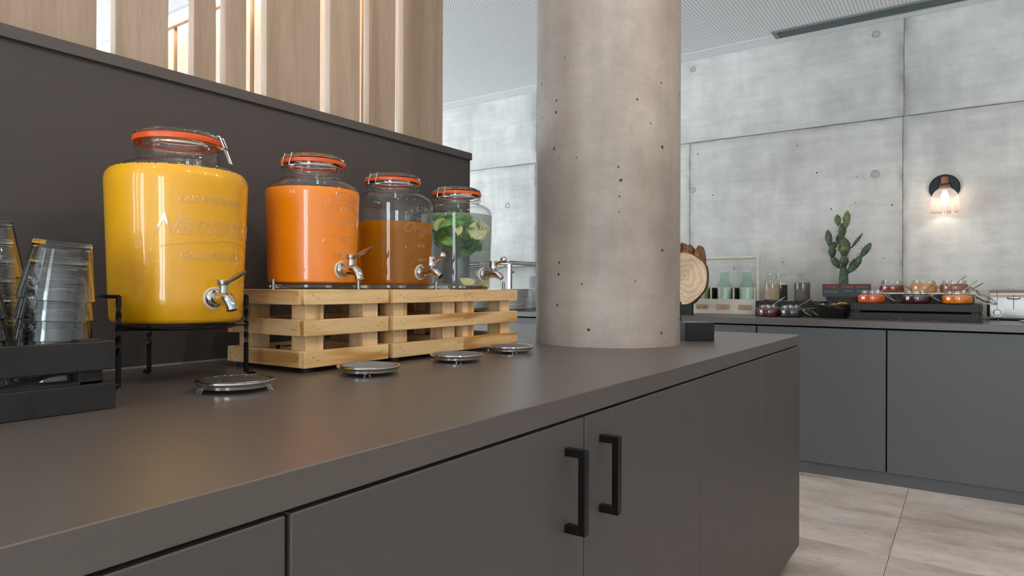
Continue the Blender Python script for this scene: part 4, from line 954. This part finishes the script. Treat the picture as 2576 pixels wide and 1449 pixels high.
# clip top jars
def clipjar(loc, fill, mat, lab, cname, g, s=1.0, lid=-62):
    t = thing('clip_top_jar', lab, 'jar', loc, 0, g)
    G = [(0, 0), (0.062, 0), (0.070, 0.003), (0.0735, 0.010), (0.0737, 0.030), (0.0735, 0.046), (0.071, 0.052), (0.064, 0.056), (0.0605, 0.058), (0.0605, 0.062), (0.064, 0.0635), (0.064, 0.067), (0.0615, 0.0685), (0.0615, 0.072), (0.0635, 0.074), (0.062, 0.0775), (0.058, 0.0775), (0.056, 0.055)]
    G = [(r*s, z) for r, z in G]
    obj('jar_glass', lathe(BM(), G, 40), 'glass_small', t)
    f = [(0, 0.003), (0.061*s, 0.003), (0.068*s, 0.006), (0.0715*s, 0.013), (0.0719*s, 0.028), (0.0715*s, min(fill, 0.044))]
    if fill > 0.052: f += [(0.0675*s, 0.051), (0.060*s, 0.0545)]
    f += [(0.055*s, fill+0.0005)]
    f += [(0.0, fill+0.001)]
    obj(cname, lathe(BM(), f, 36), mat, t, label=cname.replace('_', ' '))
    c = Vector((-0.85, 0.45, 0)).normalized(); sd = Vector((-c.y, c.x, 0)); bm = BM()
    R = 0.064*s
    def Q(u, rad, z): return c*rad+sd*u+Vector((0, 0, z))
    w = 0.011
    tube(bm, [Q(-w, R, 0.068), Q(-w*1.2, R+0.006, 0.052), Q(-w, R+0.013, 0.040), Q(w, R+0.013, 0.040), Q(w*1.2, R+0.006, 0.052), Q(w, R, 0.068)], 0.0013, 6)
    tube(bm, [Q(-w*0.7, R+0.002, 0.068), Q(-w*0.7, R+0.010, 0.056), Q(w*0.7, R+0.010, 0.056), Q(w*0.7, R+0.002, 0.068)], 0.0012, 6)
    tube(bm, [(0.0648*s*math.cos(2*PI*i/32), 0.0648*s*math.sin(2*PI*i/32), 0.0655) for i in range(32)], 0.001, 5, closed=True)
    obj('wire_clasp', bm, 'wire', t)
    if lid is not None:
        mt = Matrix.Rotation(math.radians(23), 4, 'X') @ Matrix.Rotation(math.radians(-19), 4, 'Y')
        bm = BM(); lathe(bm, [(0, 0.004), (0.040, 0.004), (0.044, 0.008), (0.050, 0.008), (0.0555, 0.004), (0.0575, 0.0), (0.0555, -0.003), (0.046, -0.0035), (0.043, 0.0005), (0, 0.0005)], 40, mat=mt)
        tube(bm, [mt @ Vector((0.058*math.cos(2*PI*i/32), 0.058*math.sin(2*PI*i/32), 0.001)) for i in range(32)], 0.0012, 5, closed=True)
        obj('lid', bm, 'lidglass', t, loc=(0.127*s*math.cos(math.radians(lid)), 0.127*s*math.sin(math.radians(lid)), 0.0270), rot=(0, 0, math.radians(lid+90)), label='open glass lid')
    return t
crate('black_crate_riser', 'long low black slatted crate under the jam jars', 'riser', 4.36, 4.90, -0.0745, 0.566, 0.9, [(0.9005, 0.9417), (0.9536, 0.9955)], 0.014, 0.036, bw, deck=(0.984, 0.995))
t = thing('step_riser', 'small step riser with pale wooden top behind the front jams', 'riser', (4.70, 0.205, 0.9956))
obj('box', bx(BM(), -0.135, 0.16, -0.245, 0.24, 0, 0.055), 'slate', t, smooth=False)
obj('top_board', bx(BM(), -0.15, 0.16, -0.25, 0.245, 0.055, 0.0615, 0.001), 'creamwood', t, smooth=False)
g1 = 'front row of jam jars'; g2 = 'back row of spread jars'
clipjar((4.45, 0.466, 0.9957), 0.050, 'jam_o', 'clip top jar of bright orange jam with open lid, left front', 'orange_jam', g1)
clipjar((4.45, 0.238, 0.9957), 0.049, 'jam_d', 'clip top jar of dark berry jam with open lid, middle front', 'berry_jam', g1)
clipjar((4.45, 0.041, 0.9957), 0.051, 'jam_y', 'clip top jar of golden marmalade, right front on the black crate', 'marmalade', g1, lid=-84)
clipjar((4.655, 0.378, 1.0573), 0.048, 'jam_h', 'clip top jar of dark red honey at the left of the back step', 'dark_honey', g2, 0.93, lid=-35)
clipjar((4.655, 0.212, 1.0573), 0.058, 'jam_p', 'clip top jar of light brown peanut butter, middle of the back step', 'peanut_butter', g2, 0.95, lid=-35)
clipjar((4.655, 0.058, 1.0573), 0.056, 'jam_c', 'clip top jar of brown hazelnut cream, right of the back step', 'hazelnut_cream', g2, 0.98, lid=-35)
clipjar((4.41, 1.048, 0.9), 0.054, 'cran', 'clip top jar of dark red dried cranberries in front of the riser', 'cranberries', 'dried fruit jars', 0.93, lid=-25)
clipjar((4.41, 0.911, 0.9), 0.050, 'raisin', 'clip top jar of dark raisins beside the cranberries', 'raisins', 'dried fruit jars', 0.93)
def spoon(a, b, lab):
    a = Vector(a); b = Vector(b); d = (b-a)
    t = thing('teaspoon', lab, 'spoon', a, 0, 'steel teaspoons in the jars')
    obj('handle', tube(BM(), [(0, 0, 0), d*0.45, d*0.8+Vector((0, 0, 0.001)), d], [0.0016, 0.0018, 0.0034, 0.0026], 8), 'steel', t)
    bm = BM(); ellip(bm, -d.normalized()*0.010, 0.007, 0.009, 0.006, u=10, v=8); obj('bowl', bm, 'steel', t)
spoon((4.45, 0.455, 1.048), (4.40, 0.390, 1.131), 'steel teaspoon standing steeply in the orange jam')
spoon((4.44, 0.44, 1.048), (4.44, 0.296, 1.155), 'long teaspoon slanting right out of the orange jam')
spoon((4.45, 0.235, 1.046), (4.48, 0.170, 1.138), 'steel teaspoon standing upright in the berry jam')
spoon((4.44, 0.225, 1.046), (4.42, 0.142, 1.117), 'steel teaspoon lower and flatter in the berry jam')
spoon((4.45, 0.035, 1.048), (4.46, -0.050, 1.130), 'steeper teaspoon in the golden marmalade')
spoon((4.44, 0.02, 1.048), (4.44, -0.080, 1.116), 'flatter teaspoon pointing right from the golden marmalade')
spoon((4.655, 0.05, 1.112), (4.64, -0.003, 1.160), 'teaspoon in the hazelnut cream')
spoon((4.41, 1.052, 0.952), (4.43, 0.950, 1.027), 'teaspoon leaning out of the cranberry jar')
spoon((4.41, 0.905, 0.950), (4.45, 0.784, 1.022), 'teaspoon leaning out of the raisin jar')

# basket with crackers
t = thing('bread_basket', 'round black woven basket of crackers between the raisins and black crate', 'basket', (4.44, 0.672, 0.9))
bm = BM(); rows = 13
for i in range(rows):
    z = 0.004+i*0.0060; R = 0.070+0.030*(i/(rows-1))**0.9; pts = []
    for k in range(80):
        a = 2*PI*k/80; pts.append(((R+0.0022*math.sin(20*a+(PI if i % 2 else 0)))*math.cos(a), (R+0.0022*math.sin(20*a+(PI if i % 2 else 0)))*math.sin(a), z))
    tube(bm, pts, 0.0026, 5, closed=True)
lathe(bm, [(0, 0.002), (0.070, 0.002)], 40)
obj('weave', bm, 'wicker', t)
bm = BM()
for k in range(40):
    a = 2*PI*k/40; tube(bm, [(0.070*math.cos(a), 0.070*math.sin(a), 0.001), (0.088*math.cos(a), 0.088*math.sin(a), 0.045), (0.101*math.cos(a), 0.101*math.sin(a), 0.084)], 0.0017, 5)
obj('stakes', bm, 'wicker', t)
obj('rim', tube(BM(), [((0.103+0.001*math.sin(30*2*PI*i/90))*math.cos(2*PI*i/90), 0.103*math.sin(2*PI*i/90), 0.083+0.0012*math.sin(25*2*PI*i/90)) for i in range(90)], 0.0035, 6, closed=True), 'wicker', t)
random.seed(9)
CL = ['at the back left', 'at the front left', 'lying in the middle', 'standing highest', 'at the right edge', 'at the front right', 'at the back right']
for i in range(7):
    a = 2.2+i*0.9; r = 0.045 if i != 2 else 0.0
    bm = BM(); bx(bm, -0.024, 0.024, -0.016, 0.016, -0.0035, 0.0035, 0.002, 2)
    o = obj('cracker', bm, 'cracker', loc=(4.44+r*math.cos(a), 0.668+r*math.sin(a), 0.962+(0.028 if i == 3 else random.uniform(0, 0.018))), rot=(random.uniform(-0.6, 0.6), random.uniform(-0.6, 0.6), random.uniform(0, PI)))
    tag(o, 'golden cracker %s in the black woven basket' % CL[i], 'cracker', 'crackers in the basket')

# cactus
t = thing('potted_cactus', 'tall prickly pear cactus in dark pot against the concrete wall', 'cactus', (4.745, 0.661, 0.9))
bm = BM(); h0, h1 = 0.070, 0.086
vs = []
for hh, z in ((h0, 0), (h1, 0.115), (h1+0.004, 0.118), (h1+0.004, 0.128), (h1-0.006, 0.128), (h1-0.008, 0.11)):
    vs.append([bm.verts.new((sx*hh, sy*hh, z)) for sx, sy in ((-1, -1), (1, -1), (1, 1), (-1, 1))])
for a, b in zip(vs[:-1], vs[1:]):
    for k in range(4): bm.faces.new((a[k], a[(k+1) % 4], b[(k+1) % 4], b[k]))
bm.faces.new(vs[0][::-1]); obj('pot', bm, 'pot', t, smooth=False)
obj('soil', bx(BM(), -0.076, 0.076, -0.076, 0.076, 0.10, 0.114), 'soil', t, smooth=False)
# pads: (y0,z0)-(y1,z1), half width, thickness, yaw, depth offset, young
pads = [((0.6578, 1.010), (0.658, 1.250), 0.031, 0.026, 0, 0, 0), ((0.680, 1.215), (0.728, 1.292), 0.024, 0.020, 0, -0.01, 0), ((0.7225, 1.280), (0.7230, 1.370), 0.026, 0.022, 0.3, -0.02, 0),
        ((0.712, 1.35), (0.724, 1.392), 0.020, 0.018, 0, 0.03, 0), ((0.742, 1.362), (0.7563, 1.468), 0.025, 0.014, 0.4, 0.01, 0), ((0.696, 1.375), (0.692, 1.443), 0.019, 0.012, -0.3, 0.03, 0),
        ((0.652, 1.288), (0.655, 1.412), 0.040, 0.018, 0.1, 0, 0), ((0.650, 1.302), (0.6503, 1.360), 0.026, 0.026, 0, -0.04, 1), ((0.669, 1.402), (0.666, 1.508), 0.026, 0.013, 0.3, 0, 0),
        ((0.688, 1.492), (0.695, 1.566), 0.021, 0.012, 0.3, -0.01, 1), ((0.646, 1.475), (0.636, 1.588), 0.025, 0.014, -0.3, 0, 1), ((0.617, 1.345), (0.552, 1.438), 0.011, 0.022, 0.2, 0.01, 0),
        ((0.653, 1.222), (0.6533, 1.300), 0.030, 0.026, 0, -0.012, 0), ((0.632, 1.185), (0.556, 1.290), 0.030, 0.015, -0.2, 0.0, 0), ((0.563, 1.282), (0.504, 1.374), 0.024, 0.013, -0.3, 0.01, 0)]
random.seed(21); spbm = BM()
for (a, b, hw, th, yw, dx, yg) in pads:
    A = Vector((dx, a[0]-0.661, a[1]-0.9)); B = Vector((dx*1.6, b[0]-0.661, b[1]-0.9)); d = B-A; hw *= 0.93; L = d.length/2*1.06; d.normalize()
    n0 = Vector((1, 0, 0)); n0 = (Matrix.Rotation(yw, 3, d) @ (n0-d*n0.dot(d))).normalized(); s = d.cross(n0)
    Mx = Matrix((s, n0, d)).transposed(); c = (A+B)/2; bm = BM()
    r = bmesh.ops.create_uvsphere(bm, u_segments=18, v_segments=14, radius=1.0)
    for q in r['verts']:
        p = q.co.copy(); wz = 1-0.36*(-p.z if p.z < 0 else 0)-0.12*(p.z if p.z > 0.5 else 0); nz = 1+0.035*math.sin(p.x*9+p.z*7)+0.03*math.sin(p.z*13+p.y*5)
        q.co = c+Mx @ Vector((p.x*hw*wz*nz, p.y*th*wz*nz, p.z*L))
    obj('cactus_pad', bm, 'cactus_n' if yg else 'cactus', t, ang=60)
    k = 20 if hw > 0.02 else 14
    for i in range(k):
        u = random.uniform(-0.85, 0.95); a_ = random.uniform(0, 2*PI); rr_ = math.sqrt(1-u*u)
        pn = Vector((rr_*math.cos(a_), rr_*math.sin(a_), u)); p = c+Mx @ Vector((pn.x*hw, pn.y*th, pn.z*L))
        nn = (Mx @ Vector((pn.x/hw, pn.y/th, pn.z/L))).normalized()
        for w in range(3):
            dr = (nn+Vector((random.uniform(-.6, .6), random.uniform(-.6, .6), random.uniform(-.5, .6)))).normalized()
            tube(spbm, [p-dr*0.002, p+dr*random.uniform(0.012, 0.030)], [0.0007, 0.0002], 4)
o = obj('spines', spbm, 'spine', t); o['kind'] = 'stuff'

# chalk sign
t = thing('chalk_sign', 'dark board sign with orange and blue handwriting in front of the cactus', 'sign', (4.645, 0.630, 1.029)); t.rotation_euler = (0, math.radians(14), 0)
bm = BM(); pts = [(0.136, 0), (0.142, 0.085), (-0.137, 0.085), (-0.145, 0.0)]
f = [bm.verts.new((0, y, z)) for y, z in pts]; b = [bm.verts.new((0.006, y, z)) for y, z in pts]
bm.faces.new(f); bm.faces.new(b[::-1])
for i in range(4): bm.faces.new((f[i], b[i], b[(i+1) % 4], f[(i+1) % 4]))
obj('board', bm, 'slate', t, smooth=False)
for tx_, y, z, sz, m_ in (('Honig', 0.092, 0.061, 0.026, 'chalk_o'), ('Erdnuss', -0.005, 0.062, 0.020, 'chalk_o'), ('Haselnuss', -0.088, 0.062, 0.018, 'chalk_o'), ('Honey', 0.088, 0.026, 0.030, 'chalk_b'), ('Peanut', -0.012, 0.034, 0.020, 'chalk_b'), ('Hazelnut', -0.088, 0.034, 0.018, 'chalk_b')):
    fn = lambda co: Vector((-0.0004, y-co.x, z+co.y))
    bm = text_mesh(tx_, sz, 0.0002, 0.0003, 0.1, fn)
    obj('chalk_lettering', bm, m_, t, smooth=False)

# label strip
t = thing('label_strip', 'thin clear strip with scribbled labels lying before the black crate', 'label', (4.275, 0.232, 0.9), math.radians(-2))
obj('strip', bx(BM(), -0.008, 0.008, -0.163, 0.163, 0, 0.0018), 'strip', t, smooth=False)
obj('upright_edge', bx(BM(), 0.006, 0.008, -0.163, 0.163, 0.0018, 0.012), 'strip', t, smooth=False)

# toaster
t = thing('toaster', 'long brushed steel toaster cut by the right edge', 'toaster', (4.83, -0.40, 0.9)); L0, L1 = -0.36, 0.285
pf = [(-0.085, 0.012), (-0.088, 0.03), (-0.088, 0.13), (-0.082, 0.158), (-0.066, 0.172), (-0.045, 0.178), (0.045, 0.178), (0.066, 0.172), (0.082, 0.158), (0.088, 0.13), (0.088, 0.03), (0.085, 0.012)]
def extr(y0, y1, sc_=1.0, zc=0.0):
    bm = BM(); a = [bm.verts.new((x*sc_, y0, z)) for x, z in pf]; b = [bm.verts.new((x*sc_, y1, z)) for x, z in pf]
    bm.faces.new(a); bm.faces.new(b[::-1])
    for i in range(len(pf)): bm.faces.new((a[i], b[i], b[(i+1) % len(pf)], a[(i+1) % len(pf)]))
    return bm
obj('shell', extr(L0, L1-0.035), 'steel_b', t, ang=50)
bm = extr(L1-0.033, L1, 0.995)
obj('end_cap', bm, 'steel_b', t, ang=50)
obj('base', bx(BM(), -0.078, 0.078, L0+0.01, L1-0.008, 0.006, 0.0125), 'mattblack', t, smooth=False)
obj('side_grip', bx(BM(), -0.07, 0.07, L1, L1+0.012, 0.02, 0.13, 0.004, 2), 'mattblack', t, smooth=False)
obj('lever_slot', bx(BM(), -0.0888, -0.087, 0.1735, 0.1765, 0.066, 0.148), 'gap', t, smooth=False)
obj('lever', bx(BM(), -0.104, -0.088, 0.145, 0.205, 0.124, 0.139, 0.005, 3), 'steel_b', t)
mt = Matrix.Rotation(-PI/2, 4, 'Y')
bm = BM(); lathe(bm, [(0, 0.016), (0.0155, 0.016), (0.018, 0.013), (0.019, 0.0)], 28, mat=mt); lathe(bm, [(0.019, 0.002), (0.026, 0.002), (0.026, 0.0)], 28, mat=mt)
obj('dial', bm, 'steel_b', t, loc=(-0.088, 0.251, 0.046))
for y in (0.18, 0.0, -0.2): obj('bread_guide', bx(BM(), -0.03, 0.03, y-0.02, y+0.02, 0.176, 0.183, 0.003, 2), 'steel_b', t)
obj('foot', lathe(BM(), [(0, 0), (0.005, 0), (0.005, 0.012), (0, 0.012)], 14), 'steel_b', t, loc=(-0.07, 0.245, 0))
obj('crumb_tray_lip', bx(BM(), -0.094, -0.08, L0+0.02, L1-0.04, 0.016, 0.020, 0.001), 'steel', t, smooth=False)
tag(obj('steel_plate', lathe(BM(), [(0, 0.006), (0.06, 0.006), (0.10, 0.0095), (0.135, 0.014), (0.135, 0.0155), (0.10, 0.0112), (0.06, 0.008), (0, 0.008)], 56), 'steel', loc=(4.53, -0.375, 0.894)), 'flat steel plate on the counter in front of the toaster', 'plate')

# wall lamp
t = thing('wall_lamp', 'glass shaded wall lamp with round black plate on the concrete wall', 'lamp', (WALLX, 0.1155, 1.73))
mt = Matrix.Rotation(-PI/2, 4, 'Y')
obj('wall_plate', lathe(BM(), [(0, 0.022), (0.080, 0.022), (0.084, 0.018), (0.085, 0.0)], 48, mat=mt), 'blackmetal', t)
obj('arm', tube(BM(), [(-0.02, 0, 0.03), (-0.07, 0, 0.034), (-0.095, 0, 0.03)], 0.006, 10), 'blackmetal', t)
LC = -0.105
obj('wooden_cap', lathe(BM(), [(0, 0.055), (0.0165, 0.055), (0.018, 0.052), (0.022, 0.012), (0, 0.012)], 28, c=(LC, -0.004, 0)), 'copperwood', t)
obj('collar', lathe(BM(), [(0.024, 0.012), (0.030, 0.011), (0.030, 0.006), (0.024, 0.004)], 28, c=(LC, -0.004, 0)), 'blackmetal', t)
obj('glass_shade', lathe(BM(), [(0.027, 0.008), (0.028, -0.006), (0.034, -0.018), (0.052, -0.032), (0.066, -0.052), (0.073, -0.080), (0.077, -0.115), (0.081, -0.168), (0.0795, -0.168), (0.075, -0.115), (0.071, -0.080)], 48, c=(LC, -0.004, 0)), 'glass_smoke', t)
obj('bulb_socket', lathe(BM(), [(0, -0.002), (0.016, -0.002), (0.026, -0.030), (0.016, -0.034), (0, -0.034)], 24, c=(LC, -0.004, 0)), 'copperwood', t)
obj('bulb', lathe(BM(), [(0, -0.036), (0.010, -0.038), (0.019, -0.055), (0.021, -0.068), (0.016, -0.084), (0, -0.092)], 24, c=(LC, -0.004, 0)), 'bulbglass', t, label='glowing filament bulb')
pl = bpy.data.lights.new('wall_lamp_light', 'POINT'); pl.energy = 1.2; pl.color = (1, 0.82, 0.66); pl.shadow_soft_size = 0.02
po = bpy.data.objects.new('wall_lamp_light', pl); po.location = (WALLX+LC-0.001, 0.111, 1.73-0.105); COL.objects.link(po)

# plates behind the partition end
pl_big = mesh('plate', lathe(BM(), [(0, 0.004), (0.066, 0.004), (0.068, 0.0), (0.072, 0.0), (0.074, 0.004), (0.095, 0.0075), (0.126, 0.0155), (0.128, 0.0165), (0.127, 0.0178), (0.094, 0.0095), (0.07, 0.0065), (0, 0.0065)], 44), 'plate')
pl_small = mesh('plate', lathe(BM(), [(0, 0.004), (0.052, 0.004), (0.054, 0.0), (0.057, 0.0), (0.058, 0.004), (0.075, 0.0075), (0.098, 0.0145), (0.100, 0.0155), (0.099, 0.0165), (0.074, 0.009), (0.055, 0.006), (0, 0.006)], 40), 'plate')
def plates(x, y, z, n, me, dz, lab, g):
    ORD = ['first', 'second', 'third', 'fourth', 'fifth', 'sixth', 'seventh', 'eighth', 'ninth', 'tenth', 'eleventh', 'twelfth', 'thirteenth', 'fourteenth', 'fifteenth', 'sixteenth']
    for i in range(n):
        o = obj('plate', me, None, loc=(x+random.uniform(-.0015, .0015), y+random.uniform(-.0015, .0015), z+i*dz))
        tag(o, '%s white plate from the top %s' % (ORD[n-1-i], lab), 'plate', g)
plates(4.32, 2.964, 0.9002, 16, pl_big, 0.0103, 'of the tall front stack right of the pine crates', 'plates in the right front stack')
plates(4.32, 3.343, 0.9002, 13, pl_big, 0.0103, 'of the stack seen through the far pine crate', 'plates in the left stack')
plates(4.74, 2.98, 0.9002, 16, pl_big, 0.0103, 'of the large plates stacked beside the column', 'plates in the rear stack')
plates(4.74, 3.01, 0.9002+16*0.0103+0.006, 11, pl_small, 0.0098, 'of the small plates stacked beside the column', 'small plates on the rear stack')
# glass guard
t = thing('glass_guard', 'steel framed glass guard shelf over the plates behind the partition', 'guard', (4.50, 3.606, 0.9))
def rail(a, b, r=0.012): obj('steel_rail', tube(BM(), [a, b], r, 12), 'silver_frame', t)
x0, x1, y0, y1, zt = 0.0, 0.47, -0.46, 0.75, 0.384
for x, y in ((x0, y0), (x0, y1), (x1, y0), (x1, y1)): obj('steel_post', bx(BM(), x-0.014, x+0.014, y-0.014, y+0.014, 0, zt, 0.002), 'silver_frame', t, smooth=False)
rail((x0, y0, zt), (x0, y1, zt)); rail((x0, y0, zt), (x1, y0, zt)); rail((x1, y0, zt), (x1, y1, zt)); rail((x0, y1, zt), (x1, y1, zt))
obj('top_glass', bx(BM(), x0-0.05, x1+0.03, y0-0.03, y1+0.03, zt+0.014, zt+0.022), 'glass', t, smooth=False)
obj('top_glass_edge', bx(BM(), x0-0.052, x0-0.05, y0-0.03, y1+0.03, zt+0.014, zt+0.022), 'glass_teal', t, smooth=False)
obj('top_glass_edge', bx(BM(), x0-0.05, x1+0.03, y0-0.032, y0-0.03, zt+0.014, zt+0.022), 'glass_teal', t, smooth=False)
obj('side_glass', bx(BM(), x0+0.02, x1-0.02, y0-0.003, y0+0.003, 0.06, zt-0.015), 'glass', t, smooth=False)
obj('side_glass_edge', bx(BM(), x0+0.018, x0+0.02, y0-0.003, y0+0.003, 0.06, zt-0.015), 'glass_teal', t, smooth=False)
for x, s in ((x0+0.014, 1), (x1-0.014, -1)): obj('glass_clamp', tube(BM(), [(x, y0-0.006, zt-0.07), (x+s*0.03, y0-0.006, zt-0.07)], 0.011, 12), 'silver_frame', t)
bm = BM(); a = [(-0.012, y0+0.03, zt-0.014), (-0.07, y0+0.10, zt-0.060), (-0.11, y0+0.16, zt-0.075)]
tube(bm, a, 0.003, 6); obj('front_glass_edge', bm, 'glass_teal', t)
